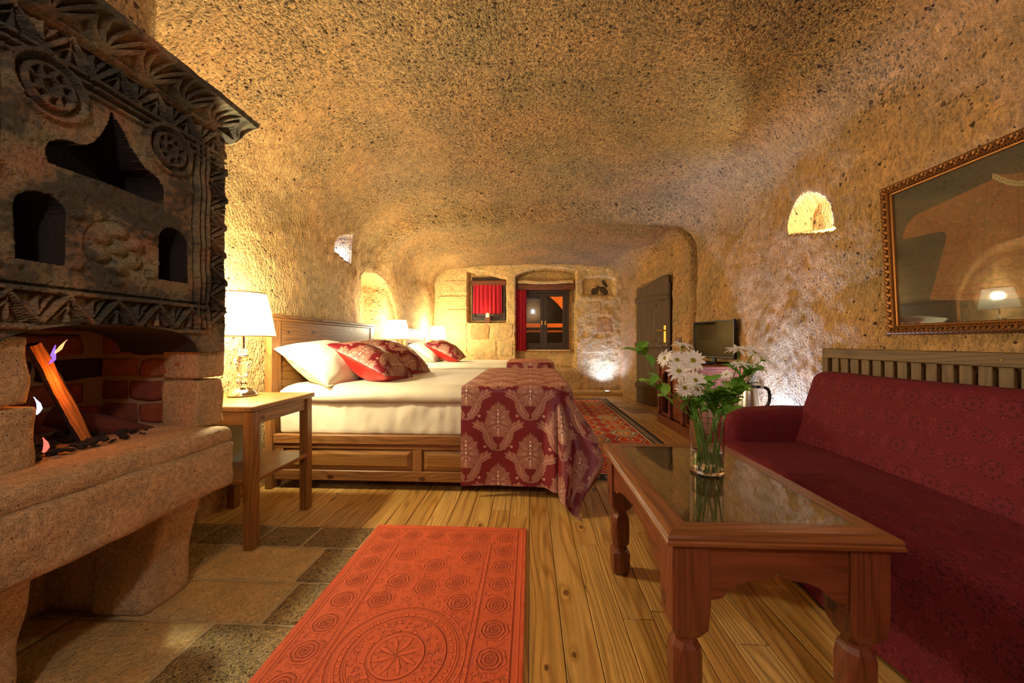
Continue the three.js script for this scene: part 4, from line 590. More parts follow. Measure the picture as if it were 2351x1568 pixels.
function makeBed(label, z0, z1, x1) { // headboard against the left wall, x from -1.6 to x1
  const D = z0 - z1, zc = (z0 + z1) / 2, XH = -1.6, L = x1 - XH, t = thing('bed', label, 'bed', [0, 0, zc]);
  const hb = new THREE.Group(); hb.name = 'headboard'; t.add(hb);
  const hd = D + 0.02;
  bx([[0.045, 1.06, 0.09, XH - 0.03, 0.53, hd / 2 - 0.045, 'y'], [0.045, 1.06, 0.09, XH - 0.03, 0.53, -hd / 2 + 0.045, 'y'], [0.04, 0.16, hd - 0.18, XH - 0.03, 0.975, 0, 'z'], [0.03, 0.075, hd - 0.18, XH - 0.032, 0.30, 0, 'z'], [0.02, 0.7, hd - 0.18, XH - 0.042, 0.6, 0, 'z']], mat.bed, 'frame', hb, 3);
  bx([[0.075, 0.022, hd + 0.03, XH - 0.03, 1.082, 0, 'z'], [0.058, 0.018, hd + 0.012, XH - 0.03, 1.062, 0, 'z']], mat.bed, 'cap_moulding', hb, 9);
  const n = D > 1.2 ? 2 : 1; for (let k = 0; k < n; k++) { const w = (hd - 0.2 - (n - 1) * 0.07) / n, z = -(n - 1) * (w + 0.07) / 2 + k * (w + 0.07); mesh('panel', raisedPanel(w, 0.5, 0.014).rotateY(Math.PI / 2).translate(XH - 0.032, 0.62, z), mat.bedPanel, hb); }
  bx(n > 1 ? [[0.026, 0.52, 0.06, XH - 0.03, 0.62, 0, 'y']] : [[0.026, 0.02, 0.06, XH - 0.03, 0.36, 0, 'y']], mat.bed, 'stile', hb, 14);
  // side and foot boards with fielded panels
  for (const s of [1, -1]) {
    const sb = new THREE.Group(); sb.name = 'side_board'; t.add(sb); const z = s * (D / 2 - 0.015);
    const T = 0.025, x0 = XH, parts = [[L, 0.055, T + 0.012, x0 + L / 2, 0.315, z + s * 0.004, 'x'], [L, 0.035, T, x0 + L / 2, 0.2725, z, 'x'], [L, 0.062, T, x0 + L / 2, 0.09, z, 'x'], [L, 0.014, T - 0.012, x0 + L / 2, 0.19, z - s * 0.01, 'x'], [L, 0.17, 0.008, x0 + L / 2, 0.19, z - s * 0.006, 'x']];
    const np = 2, pw = (L - 0.06 * (np + 1)) / np; for (let k = 0; k <= np; k++) parts.push([0.06, 0.155, T - 0.003, x0 + 0.03 + k * (pw + 0.06), 0.19, z, 'y']);
    bx(parts, mat.bed, 'frame', sb, 20 + s); for (let k = 0; k < np; k++) { const g = raisedPanel(pw - 0.004, 0.13, 0.014); if (s < 0) g.rotateY(Math.PI); mesh('panel', g.translate(x0 + 0.06 + pw / 2 + k * (pw + 0.06), 0.188, z - s * 0.0015), mat.bedPanel, sb); }
  }
  bx([[0.03, 0.28, D, x1 - 0.015, 0.2, 0, 'z'], [0.04, 0.05, D, x1 - 0.012, 0.32, 0, 'z']], mat.bed, 'foot_board', t, 40);
  bx([[L - 0.2, 0.02, D - 0.1, XH + L / 2, 0.3, 0, 'x']], mat.bed, 'slat_base', t, 44);
  for (const x of [XH + 0.1, x1 - 0.14]) for (const s of [1, -1]) mesh('leg', cbox(0.07, 0.07, 0.07, 0.003, x, 0.035, s * (D / 2 - 0.2)), mat.darkWood, t);
  const wr = (v, n) => { const q = sstep(D / 2 - 0.06, D / 2 - 0.025, Math.abs(v.z)); v.z += q * (0.009 * fbm3(v.x * 15, v.y * 5, zc, 3) + 0.005 * N3(v.x * 4, v.y * 9, zc + 3)); };
  mesh('mattress', softBox(L - 0.03, 0.235, D - 0.045, 0.03, 0.022, wr).translate(XH + L / 2, 0.45, 0), mat.sheet, t);
  return { t, zc, D };
}
function makeDuvet(label, z0, z1, x1) {
  const D = z0 - z1, zc = (z0 + z1) / 2, XH = -1.585, L = x1 - XH;
  const d = mesh('duvet', softBox(L, 0.095, D, 0.045, 0.02, (v, n) => {
    const e = Math.max(Math.abs(v.z) / (D / 2), (v.x - 0) / (L / 2)); if (v.y > 0) v.y += 0.006 * N3(v.x * 2.5, 1, v.z * 2.5 + zc) + 0.003 * fbm3(v.x * 8, 2, v.z * 8, 2) - 0.008 * sstep(0.8, 1, e);
    { const q = sstep(D / 2 - 0.1, D / 2 - 0.01, Math.abs(v.z)); v.z += q * Math.sign(v.z) * (0.01 * N3(v.x * 3, v.y * 6, zc) + 0.004 * N3(v.x * 10, v.y * 12, zc)); v.y -= q * 0.022 * (0.5 + 0.5 * N3(v.x * 1.4, 0, zc)); }
  }), mat.sheet); d.position.set(XH + L / 2, 0.597, zc); return tag(d, label, 'duvet');
}
makeBed('nearer wooden bed with long fielded side panels, behind the nightstand with the largest lamp', -2.235, -3.735, 0.215);
makeDuvet('cream duvet folded over the nearer bed, edge showing above the sheet', -2.222, -3.74, 0.2);
makeBed('wooden single bed farther back, seen behind the nearer bed', -4.72, -5.66, 0.26);
makeDuvet('cream duvet on the far bed under the windows', -4.7, -5.67, 0.25);
// ---------- brocade bed runners ----------
function makeRunner(label, o) { // o: x0, x1 (foot), zn, zf, top, hangs: near, foot, far
  const step = 0.013, U0 = o.x0, U1 = o.x1 + o.foot, V0 = o.zn + o.near, V1 = o.zf - o.far, nu = Math.round((U1 - U0) / step), nv = Math.round((V0 - V1) / step), rc = 0.07, rr = 0.03;
  const g = gridSurface(nu, nv, (i, j) => {
    const fx = lerp(U0, U1, i / nu), fz = lerp(V0, V1, j / nv);
    const qx = Math.min(fx, o.x1 - rc), qz = clamp(fz, o.zf + rc, o.zn - rc); let ex = fx - qx, ez = fz - qz, len = Math.hypot(ex, ez), d = Math.max(0, len - rc), nx = len ? ex / len : 0, nz = len ? ez / len : 1;
    let x = fx, z = fz, y = o.top + 0.003 * N3(fx * 5, 2, fz * 5);
    if (len > rc) {
      x = qx + nx * rc; z = qz + nz * rc;
      const corner = nx > 0.02 && nz > 0.02 ? Math.sin(2 * Math.atan2(nx, nz)) : 0, footSide = nx > 0.7 ? 1 : 0;
      let out, drop; if (d < rr * 1.5708) { const a = d / rr; out = rr * Math.sin(a); drop = rr * (1 - Math.cos(a)); } else { drop = rr + d - rr * 1.5708; out = rr; }
      const s = sstep(0.02, 0.3, drop), ang = Math.atan2(nx, nz);
      const near = nz > 0.7 && nx < 0.02 ? 1 : 0;
      let w = near ? (0.007 * (1 + Math.sin(fx * 15 + 1)) + 0.03 * sstep(0.02, 0.2, fx) * (1 + Math.sin(fx * 58 + 0.6))) * s : 0;
      if (corner) w += s * (o.flare * drop * (0.55 + 0.45 * corner) + 0.036 * Math.sin(ang * 9 + 0.5) + 0.01);
      else if (footSide) w += s * (o.flare * drop * (0.3 + 0.4 * sstep(o.zn - 0.9, o.zn - 0.1, fz)) + 0.014 * (1 + Math.sin(fz * 24)));
      else if (near) w += s * o.flare * drop * 0.35 * sstep(0.06, o.x1, fx);
      out += Math.max(0, w);
      y -= drop; const fl = o.floor ?? 0.006; if (y < fl) { out += (fl - y) * 0.5; y = fl + 0.004 * (1 + Math.sin(fx * 40 + fz * 30)); }
      x += nx * out * (corner ? lerp(1, 0.3, sstep(0.36, 0.6, drop)) : 1); z += nz * out;
    }
    return [x, y, z, fx, -fz];
  });
  return tag(mesh('bed_runner', g, mat.damaskCloth), label, 'bed runner');
}
mat.damaskCloth = mat.damask.clone(); mat.damaskCloth.side = THREE.DoubleSide;
makeRunner('crimson brocade runner with beige palmettes over the near bed, its corner hanging to the floor', { x0: -0.41, x1: 0.225, zn: -2.212, zf: -3.745, top: 0.652, near: 0.6, foot: 0.36, far: 0.3, flare: 0.5 });
makeRunner('crimson brocade runner across the foot of the far bed', { x0: -0.3, x1: 0.275, zn: -4.69, zf: -5.68, top: 0.655, near: 0.5, foot: 0.4, far: 0.3, flare: 0.15 });
// ---------- pillows and cushions ----------
function pillowGeometry(w, h, t, seed, o = {}) { // two faces in the xy plane; front +z
  const n = 44, half = (s) => gridSurface(n, n, (i, j) => {
    const u = (i / n) * 2 - 1, v = (j / n) * 2 - 1, uu = Math.sin(u * 1.5708), vv = Math.sin(v * 1.5708), fl = o.flange ?? 0, q = 1 - fl;
    const a = Math.min(1, Math.abs(uu) / q), b = Math.min(1, Math.abs(vv) / q), th = t / 2 * Math.pow(Math.max(0, 1 - Math.pow(a, 2.4)), 0.62) * Math.pow(Math.max(0, 1 - Math.pow(b, 2.4)), 0.62);
    const pin = o.pin ?? 0.07; const x = w / 2 * uu * (1 - pin * (1 - vv * vv)), y = h / 2 * vv * (1 - pin * (1 - uu * uu));
    const wr = 0.008 * fbm3(uu * 2.5 + seed, vv * 2.5, s + seed, 3) * Math.min(1, th / 0.02);
    let z = s * (th * (1 + (o.sag ?? 0) * -vv) + 0.0015) + wr + (o.bend ?? 0) * (uu * uu - 0.5); if (fl) z += 0.006 * N3(uu * 4 + seed, vv * 4, 5) * (a >= 1 || b >= 1 ? 1 : 0.2);
    return [x, y, z, x, y];
  });
  const f = half(1), b = half(-1); b.index.array.reverse(); b.computeVertexNormals(); return [f, b];
}
function placeOn(o, c, ex, ey) { const X = V3(...ex).normalize(), Z = X.clone().cross(V3(...ey)).normalize(), Y = Z.clone().cross(X); const m = new THREE.Matrix4().makeBasis(X, Y, Z); o.quaternion.setFromRotationMatrix(m); o.position.set(...c); }
function cushion(label, c, ex, ey, seed, w = 0.52, h = 0.46) {
  const t = thing('cushion', label, 'cushion', c), [f, b] = pillowGeometry(w, h, 0.24, seed, { pin: 0.06 });
  const uv = f.attributes.uv; for (let i = 0; i < uv.count; i++) uv.setXY(i, uv.getX(i) + 0.19 * seed, uv.getY(i));
  mesh('brocade_front', f, mat.damask, t); mesh('satin_back', b, mat.redSatin, t).userData.label = 'plain bright red satin back'; placeOn(t, c, ex, ey); return t;
}
function pillow(label, c, ex, ey, seed, w = 0.46, h = 0.7) { const t = thing('pillow', label, 'pillow', c), [f, b] = pillowGeometry(w, h, 0.26, seed, { pin: 0.05, flange: 0.07 }); mesh('pillowcase', merge([f, b]), mat.sheet, t); placeOn(t, c, ex, ey); return t; }
pillow('white pillow at the near edge of the near bed, leaning on the headboard', [-1.42, 0.77, -2.58], [0.36, -0.24, 0.02], [0.02, 0.05, -1], 2);
pillow('white pillow on the far side of the near bed, mostly hidden by red cushions', [-1.42, 0.78, -3.36], [0.36, -0.24, 0], [0.02, 0, -1], 5);
pillow('white pillow on the far bed, behind the single red cushion', [-1.45, 0.77, -5.15], [0.36, -0.22, 0], [0, 0.02, -1], 8);
cushion('red and gold brocade cushion nearest, showing its plain red back along the near bed edge', [-1.16, 0.765, -2.66], [0.5, -0.225, 0.09], [-0.18, 0.0, -1], 1, 0.52, 0.46);
cushion('red and gold brocade cushion behind the nearest one, on the near bed', [-1.16, 0.775, -3.2], [0.5, -0.26, 0.09], [-0.18, 0.0, -1], 2, 0.52, 0.46);
cushion('red brocade cushion alone on the far bed', [-1.18, 0.79, -5.12], [0.5, -0.24, 0], [0.02, 0.1, -1], 3, 0.54, 0.44);
// ---------- nightstands ----------
function makeNightstand(label) {
  const t = thing('nightstand', label, 'nightstand'), W = 0.46, D = 0.445, H = 0.635;
  mesh('tabletop', cbox(W + 0.02, 0.024, D + 0.02, 0.004, 0, H - 0.012, 0, 'z', 3), mat.nightstand, t);
  for (const x of [-1, 1]) for (const z of [-1, 1]) mesh('leg', cbox(0.046, H - 0.024, 0.046, 0.003, x * (W / 2 - 0.023), (H - 0.024) / 2, z * (D / 2 - 0.023), 'y', 5 + x + 3 * z), mat.nightstand, t);
  for (const s of [-1, 1]) { mesh('apron', cbox(W - 0.09, 0.06, 0.02, 0.002, 0, H - 0.056, s * (D / 2 - 0.02), 'x', 4), mat.nightstand, t); mesh('apron', cbox(0.02, 0.06, D - 0.09, 0.002, s * (W / 2 - 0.02), H - 0.056, 0, 'z', 8), mat.nightstand, t); }
  mesh('shelf', cbox(W - 0.004, 0.02, D - 0.004, 0.003, 0, 0.3, 0, 'z', 12), mat.nightstand, t); return t;
}
{
  const n = makeNightstand('wooden nightstand with lower shelf in front of the near bed, carrying the biggest lamp'); n.position.set(-1.445, 0, -1.785);
  copyOf(n, [-1.5, 0, -4.28], 0, 'wooden nightstand between the two beds, only a corner of its top showing'); copyOf(n, [-1.48, 0, -5.96], 0, 'wooden nightstand in the far corner beyond the far bed');
  const b = thing('waste_bin', 'pale grey-green round bin on the nightstand shelf beside the fireplace', 'bin', [-1.53, 0.31, -1.88]);
  mesh('bin_body', lathe([[0.001, 0], [0.088, 0], [0.1, 0.19], [0.097, 0.19], [0.086, 0.006], [0.001, 0.006]], 40), std('#aeb49a', { roughness: 0.5 }), b); mesh('rim', new THREE.TorusGeometry(0.099, 0.003, 8, 40).rotateX(Math.PI / 2).translate(0, 0.19, 0), mat.steel, b);
}
// ---------- rugs ----------
function rugBox(w, l, h, faceMat, edgeMat, parent) {
  const top = gridSurface(24, 60, (i, j) => [lerp(-w / 2, w / 2, i / 24), h + 0.0012 * N3(i * 0.5, j * 0.4, 2), lerp(l / 2, -l / 2, j / 60), i / 24, j / 60]); mesh('pile', top, faceMat, parent);
  mesh('binding', merge([cbox(w, h, 0.01, 0.002, 0, h / 2, l / 2 - 0.004), cbox(w, h, 0.01, 0.002, 0, h / 2, -l / 2 + 0.004), cbox(0.01, h, l, 0.002, w / 2 - 0.004, h / 2, 0), cbox(0.01, h, l, 0.002, -w / 2 + 0.004, h / 2, 0)]), edgeMat, parent);
}
{ const t = thing('rug', 'orange-red carved rug with round medallion on the floor in front', 'rug', [-0.387, 0.001, -1.056]); rugBox(0.732, 1.5, 0.009, mat.rug, mat.rugEdge, t); }
{
  const t = thing('kilim_runner', 'long kilim runner with orange hexagons and black border beside the beds', 'rug', [0.775, 0.001, -4.23]); rugBox(0.86, 3.52, 0.006, mat.kilim, std('#3a2a20'), t);
  const r = rng(4), f = []; for (const s of [1, -1]) for (let k = 0; k < 90; k++) { const x = -0.42 + k * 0.0094; f.push(tube([[x, 0.005, s * 1.755], [x + (r() - 0.5) * 0.01, 0.004, s * 1.775], [x + (r() - 0.5) * 0.02, 0.002, s * (1.79 + r() * 0.012)]], 0.0016, 3, 4)); }
  const m = mesh('fringe', merge(f), std('#cdbb93', { roughness: 1 }), t); m.userData.kind = 'stuff';
}
// ---------- coffee table ----------
function frameBoards(w, d, prof, y0, name, material, parent, uvScale = 1) { // mitred boards round a w x d rectangle; prof: [out, y]
  for (let s = 0; s < 4; s++) {
    const horiz = s % 2 === 0, len = horiz ? w : d, off = (horiz ? d : w) / 2, pos = [], uv = []; let acc = 0;
    for (let k = 0; k < prof.length - 1; k++) {
      const [o0, a0] = prof[k], [o1, a1] = prof[k + 1], L = Math.hypot(o1 - o0, a1 - a0), P = (o, y, e) => { const t = e * (len / 2 + o), q = off + o; return s === 0 ? [t, y0 + y, q] : s === 1 ? [q, y0 + y, -t] : s === 2 ? [-t, y0 + y, -q] : [-q, y0 + y, t]; };
      const n = Math.max(2, Math.round(len / 0.05));
      for (let i = 0; i < n; i++) { const e0 = -1 + 2 * i / n, e1 = -1 + 2 * (i + 1) / n, A = P(o0, a0, e0), B = P(o0, a0, e1), C = P(o1, a1, e1), D = P(o1, a1, e0); pos.push(A, B, C, A, C, D); const v0 = e0 * len / 2 * uvScale, v1 = e1 * len / 2 * uvScale, u0 = (acc + s) * uvScale, u1 = (acc + L + s) * uvScale; uv.push([u0, v0], [u0, v1], [u1, v1], [u0, v0], [u1, v1], [u1, v0]); }
      acc += L;
    }
    const g = new THREE.BufferGeometry(); g.setAttribute('position', new THREE.BufferAttribute(new Float32Array(pos.flat()), 3)); g.setAttribute('uv', new THREE.BufferAttribute(new Float32Array(uv.flat()), 2)); g.computeVertexNormals(); mesh(name, g, material, parent);
  }
}
{
  const W = 0.498, D = 0.735, H = 0.5, t = thing('coffee_table', 'carved reddish wooden coffee table with glass top beside the sofa', 'table', [0.55, 0, -1.195]);
  const iw = W - 0.118, id = D - 0.118;
  frameBoards(W - 0.03, D - 0.03, [[-0.043, -0.002], [-0.041, 0.0], [0.0, 0.0], [0.004, -0.002], [0.012, -0.006], [0.015, -0.012], [0.013, -0.018], [0.016, -0.021], [0.016, -0.028], [0.006, -0.031], [-0.05, -0.031], [-0.05, -0.005]], H, 'top_rail', mat.tableTop, t);
  mesh('glass_top', cbox(iw + 0.008, 0.005, id + 0.008, 0.0012, 0, H - 0.003, 0), phys('#f4fbf6', { roughness: 0.012, transmission: 1, thickness: 0.005, ior: 1.95 }), t);
  mesh('board', cbox(iw + 0.02, 0.008, id + 0.02, 0.001, 0, H - 0.014, 0, 'z', 4), mat.tableBoard, t);
  // ogee-arched aprons
  const apron = (len) => { const s = new THREE.Shape(), h = len / 2, yT = 0.469, yB = 0.322; s.moveTo(-h, yT); s.lineTo(-h, yB); s.lineTo(-h + 0.004, yB);
    const pts = [[0.004, 0.342], [0.018, 0.344], [0.03, 0.348], [0.04, 0.36], [0.06, 0.376], [0.09, 0.387], [0.11, 0.389], [0.122, 0.393]].map(([x, y]) => [x * Math.max(1, h / 0.145), y]).filter(([x]) => x < h - 0.012);
    s.lineTo(-h + 0.004, 0.34); pts.forEach(([x, y]) => s.lineTo(-h + x, y)); s.lineTo(-0.01, 0.396); s.lineTo(0, 0.41); s.lineTo(0.01, 0.396); [...pts].reverse().forEach(([x, y]) => s.lineTo(h - x, y)); s.lineTo(h - 0.004, 0.34); s.lineTo(h - 0.004, yB); s.lineTo(h, yB); s.lineTo(h, yT); s.closePath();
    const g = extrude(s, 0.02, 0.0015).translate(0, 0, -0.01); return g; };
  const LX = W / 2 - 0.058, LZ = D / 2 - 0.056, aw = 2 * LX - 0.08, ad = 2 * LZ - 0.08;
  for (const s of [1, -1]) { mesh('apron', grainUV(apron(aw), 'x', 3 + s).translate(0, 0, s * (LZ + 0.022)), mat.tableWood, t); mesh('apron', grainUV(apron(ad), 'x', 7 + s).rotateY(Math.PI / 2).translate(s * (LX + 0.022), 0, 0), mat.tableWood, t); }
  const leg = () => { // square leg turned to chamfered sections: [half width, y, corner cut]
    const S = [[0.026, 0, 0.3], [0.03, 0.004, 0.2], [0.032, 0.02, 0.1], [0.033, 0.085, 0.1], [0.026, 0.094, 0.5], [0.024, 0.104, 0.58], [0.031, 0.116, 0.42], [0.033, 0.15, 0.42], [0.033, 0.2, 0.42], [0.03, 0.222, 0.45], [0.024, 0.234, 0.58], [0.024, 0.244, 0.58], [0.031, 0.254, 0.35], [0.0395, 0.275, 0.1], [0.0415, 0.325, 0.06], [0.0415, 0.469, 0.06]], pos = [];
    const ring = ([h, y, c]) => { const k = h * (1 - c); return [[h, k], [k, h], [-k, h], [-h, k], [-h, -k], [-k, -h], [k, -h], [h, -k]].map(([x, z]) => [x, y, z]); };
    for (let i = 0; i < S.length - 1; i++) { const A = ring(S[i]), B = ring(S[i + 1]); for (let k = 0; k < 8; k++) { const e = (k + 1) % 8; pos.push(A[k], B[k], B[e], A[k], B[e], A[e]); } }
    const g = new THREE.BufferGeometry(); g.setAttribute('position', new THREE.BufferAttribute(new Float32Array(pos.flat()), 3)); g.computeVertexNormals(); return grainUV(g, 'y', 5);
  };
  const lg = leg(); for (const x of [-1, 1]) for (const z of [-1, 1]) { const m = mesh('leg', lg, mat.tableWood, t); m.position.set(x * LX, 0, z * LZ); }
}
// ---------- sofa ----------
{
  const t = thing('sofa', 'dark red floral sofa with slatted wooden back along the right wall', 'sofa', [1.35, 0, -0.9]);
  const soft = (s) => (v) => { v.x += 0.008 * fbm3(v.x * 4 + s, v.y * 4, v.z * 4, 2); v.y += 0.01 * fbm3(v.x * 3, v.y * 3 + s, v.z * 3, 2); };
  const Z0 = 1.3, Z1 = -1.13; // along the wall, local z
  mesh('seat', softBox(0.62, 0.13, Z0 - Z1, 0.035, 0.025, (v, n) => { soft(2)(v); }).translate(-0.045, 0.335, (Z0 + Z1) / 2), mat.sofaFabric, t);
  { const n = 160, skirt = gridSurface(n, 14, (i, j) => { const z = lerp(Z0, Z1 + 0.004, i / n), q = j / 14, y = lerp(0.02, 0.36, q), f = (1 - q); return [-0.352 + f * (0.006 * Math.sin(z * 34) + 0.008 * N3(z * 7, y * 2, 4)), y, z, z, y]; }); mesh('skirt', skirt, mat.sofaFabric, t);
    const e = gridSurface(30, 12, (i, j) => { const x = lerp(-0.352, 0.3, i / 30), q = j / 12; return [x, lerp(0.02, 0.36, q), Z1 - 0.22 - 0.004 * Math.sin(x * 40) * (1 - q), x, q * 0.34]; }); mesh('skirt', e, mat.sofaFabric, t); }
  { const b = softBox(0.2, 0.46, Z0 - Z1 + 0.06, 0.075, 0.025, (v) => { const q = (v.y + 0.23) / 0.46; v.x += 0.008 * fbm3(v.x * 4, v.y * 4, v.z * 3, 2); v.y += 0.012 * fbm3(v.z * 1.6, 4, v.x * 3, 2); v.z -= (v.z < 0 ? 1 : 0) * 0.1 * (0.5 - q) * 0; }); b.rotateZ(-0.3).translate(0.2, 0.535, (Z0 + Z1) / 2 - 0.04); mesh('backrest', b, mat.sofaFabric, t); }
  mesh('armrest', softBox(0.56, 0.3, 0.19, 0.06, 0.022, (v) => { soft(7)(v); v.y += 0.014 * Math.sin((v.x + 0.2) * 5); }).translate(-0.01, 0.395, Z1 - 0.095), mat.sofaFabric, t);
  // wooden back
  const bk = new THREE.Group(); bk.name = 'slatted_back'; t.add(bk); const X = 0.365, zE = -1.345, zS = 1.3, L = zS - zE;
  mesh('top_rail', cbox(0.035, 0.055, L, 0.004, X, 0.853, (zS + zE) / 2, 'z', 2), mat.bench, bk); mesh('bottom_rail', cbox(0.03, 0.05, L, 0.004, X, 0.42, (zS + zE) / 2, 'z', 3), mat.bench, bk); mesh('stile', cbox(0.034, 0.84, 0.04, 0.003, X, 0.42, zE + 0.02, 'y', 4), mat.bench, bk);
  for (let k = 0; k < 40; k++) { const z = zE + 0.075 + k * 0.0625; if (z > zS) break; mesh('slat', cbox(0.014, 0.4, 0.045, 0.002, X + 0.004, 0.635, z, 'y', 6 + k), mat.bench, bk); }
  mesh('screw', new THREE.SphereGeometry(0.004, 10, 8).scale(0.5, 1, 1).translate(X - 0.018, 0.853, -0.52), mat.brass, bk);
  for (const [x, z] of [[-0.3, -1.2], [0.3, -1.2], [-0.3, 1.1], [0.3, 1.1]]) mesh('leg', cbox(0.05, 0.28, 0.05, 0.003, x, 0.14, z, 'y', 3), mat.darkWood, t);
}
// ---------- framed picture ----------
{
  const t = thing('framed_picture', 'large glazed picture of an embroidered robe in an ornate gilt frame above the sofa', 'picture'), W = 0.94, H = 0.62;
  const gilt = phys('#93602a', { metalness: 0.75, roughness: 0.4 }), giltDark = phys('#6a421a', { metalness: 0.7, roughness: 0.42 });
  const prof = [[0, 0.004], [0.002, 0.012], [0.008, 0.014], [0.012, 0.01], [0.014, 0.02], [0.02, 0.024], [0.038, 0.03], [0.044, 0.026], [0.046, 0.01], [0.046, 0]];
  const fr = new THREE.Group(); fr.name = 'frame'; t.add(fr); frameBoards(W, H, prof, 0, 'frame_side', gilt, fr);
  // carved scrolls on the outer band and beads along both edges, repeated round the frame
  const bead = new THREE.SphereGeometry(0.0042, 6, 5), B = [], S = [];
  const around = (out, pitch, f) => { for (const [len, off, s] of [[W, H / 2, 0], [H, W / 2, 1], [W, H / 2, 2], [H, W / 2, 3]]) { const n = Math.round((len + out * 2) / pitch); for (let k = 0; k < n; k++) { const q = (k + 0.5) / n * (len + out * 2) - len / 2 - out, o = off + out; f(...(s === 0 ? [q, o] : s === 1 ? [o, -q] : s === 2 ? [-q, -o] : [-o, q]), s, k); } } };
  around(0.046, 0.011, (x, z) => B.push(bead.clone().translate(x, 0.008, z))); around(0.012, 0.009, (x, z) => B.push(bead.clone().scale(0.7, 0.7, 0.7).translate(x, 0.015, z)));
  around(0.03, 0.019, (x, z, s, k) => { const c = new THREE.TorusGeometry(0.0085, 0.0032, 5, 12, 4.6); c.rotateX(Math.PI / 2).rotateY(s * 1.5708 + (k % 2) * 2.4); S.push(c.translate(x, 0.028, z)); S.push(new THREE.SphereGeometry(0.0048, 6, 5).scale(1.5, 0.7, 0.8).rotateY(s * 1.5708 + 0.6).translate(x + (s % 2 ? 0 : 0.013), 0.028, z + (s % 2 ? 0.013 : 0))); });
  mesh('beading', merge(B), gilt, fr); mesh('carved_scrolls', merge(S), giltDark, fr);
  mesh('print', gridSurface(1, 1, (i, j) => [lerp(-W / 2, W / 2, i), 0.002, lerp(H / 2, -H / 2, j), i, j]), mat.print, t);
  mesh('glazing', cbox(W, 0.002, H, 0.0003, 0, 0.0065, 0), mat.pane, t);
  mesh('backing', cbox(W + 0.06, 0.006, H + 0.06, 0.001, 0, -0.003, 0), mat.darkWood, t);
  // hang: local y -> -x (out of the wall), local x along +z towards the camera, leaning forward at the top
  t.rotation.order = 'ZYX'; const m = new THREE.Matrix4().makeBasis(V3(0, 0, 1), V3(-1, 0, 0), V3(0, -1, 0)), lean = new THREE.Matrix4().makeRotationZ(0.05), turn = new THREE.Matrix4().makeRotationY(0.0);
  t.quaternion.setFromRotationMatrix(turn.multiply(lean).multiply(m)); t.position.set(1.755, 1.311, -1.42 + 0.03);
}
// ---------- television cabinet ----------
{
  const W = 0.95, D = 0.46, H = 0.7, t = thing('tv_cabinet', 'carved reddish wooden cabinet carrying the television', 'cabinet', [1.72, 0, -3.87], -Math.PI / 2 + 0.03); // front towards -x: local +z
  mesh('plinth', cbox(W + 0.03, 0.09, D + 0.02, 0.006, 0, 0.045, 0, 'x', 2), mat.cabinet, t); mesh('cabinet_top', merge([cbox(W + 0.04, 0.024, D + 0.035, 0.005, 0, H - 0.012, 0, 'x', 3), cbox(W + 0.015, 0.02, D + 0.012, 0.004, 0, H - 0.034, 0, 'x', 4)]), mat.cabinet, t);
  for (const s of [-1, 1]) mesh('side_panel', cbox(0.022, H - 0.13, D - 0.01, 0.002, s * (W / 2 - 0.011), 0.09 + (H - 0.13) / 2, 0, 'y', 5), mat.cabinet, t);
  mesh('back_panel', cbox(W - 0.04, H - 0.13, 0.012, 0.001, 0, 0.375, -D / 2 + 0.012, 'y', 6), mat.darkWood, t); mesh('shelf', cbox(W - 0.05, 0.018, D - 0.04, 0.002, 0, 0.38, 0, 'x', 7), mat.cabinet, t);
  const arch = (w) => { const s = new THREE.Shape(), y0 = 0.1, y1 = H - 0.046, h = w / 2; s.moveTo(-h, y0); s.lineTo(h, y0); s.lineTo(h, y1); s.lineTo(-h, y1); const q = new THREE.Path(); q.moveTo(-h + 0.035, y0 + 0.02); q.lineTo(-h + 0.035, 0.5); q.lineTo(-h + 0.05, 0.51); q.quadraticCurveTo(-h + 0.05, 0.55, -h + 0.08, 0.56); q.quadraticCurveTo(-0.02, 0.58, 0, 0.62); q.quadraticCurveTo(0.02, 0.58, h - 0.08, 0.56); q.quadraticCurveTo(h - 0.05, 0.55, h - 0.05, 0.51); q.lineTo(h - 0.035, 0.5); q.lineTo(h - 0.035, y0 + 0.02); q.closePath(); s.holes.push(q); return grainUV(extrude(s, 0.02, 0.003), 'y', 9); };
  for (const x of [-0.31, 0.31]) mesh('arched_front', arch(0.3).translate(x, 0, D / 2 - 0.035), mat.cabinet, t);
  mesh('door', merge([cbox(0.31, 0.54, 0.02, 0.003, 0, 0.375, D / 2 - 0.03, 'y', 10), raisedPanel(0.24, 0.2, 0.012).translate(0, 0.5, D / 2 - 0.02), raisedPanel(0.24, 0.22, 0.012).translate(0, 0.25, D / 2 - 0.02)]), mat.cabinet, t);
  const col = [[0.001, 0.1], [0.026, 0.1], [0.026, 0.14], [0.016, 0.15], [0.022, 0.17], [0.014, 0.19], [0.019, 0.3], [0.022, 0.36], [0.014, 0.4], [0.022, 0.42], [0.014, 0.44], [0.019, 0.56], [0.024, 0.6], [0.026, 0.61], [0.026, 0.654], [0.001, 0.654]];
  for (const x of [-W / 2 + 0.02, -0.157, 0.157, W / 2 - 0.02]) mesh('column', lathe(col, 16).translate(x, 0, D / 2 + 0.002), mat.cabinet, t);
  { const g = []; for (let k = 0; k < 5; k++) g.push(cbox(0.008, 0.42, 0.04, 0.003, W / 2 + 0.001, 0.37, -0.14 + k * 0.07, 'y', k)); mesh('fluting', merge(g), mat.cabinet, t); }
}
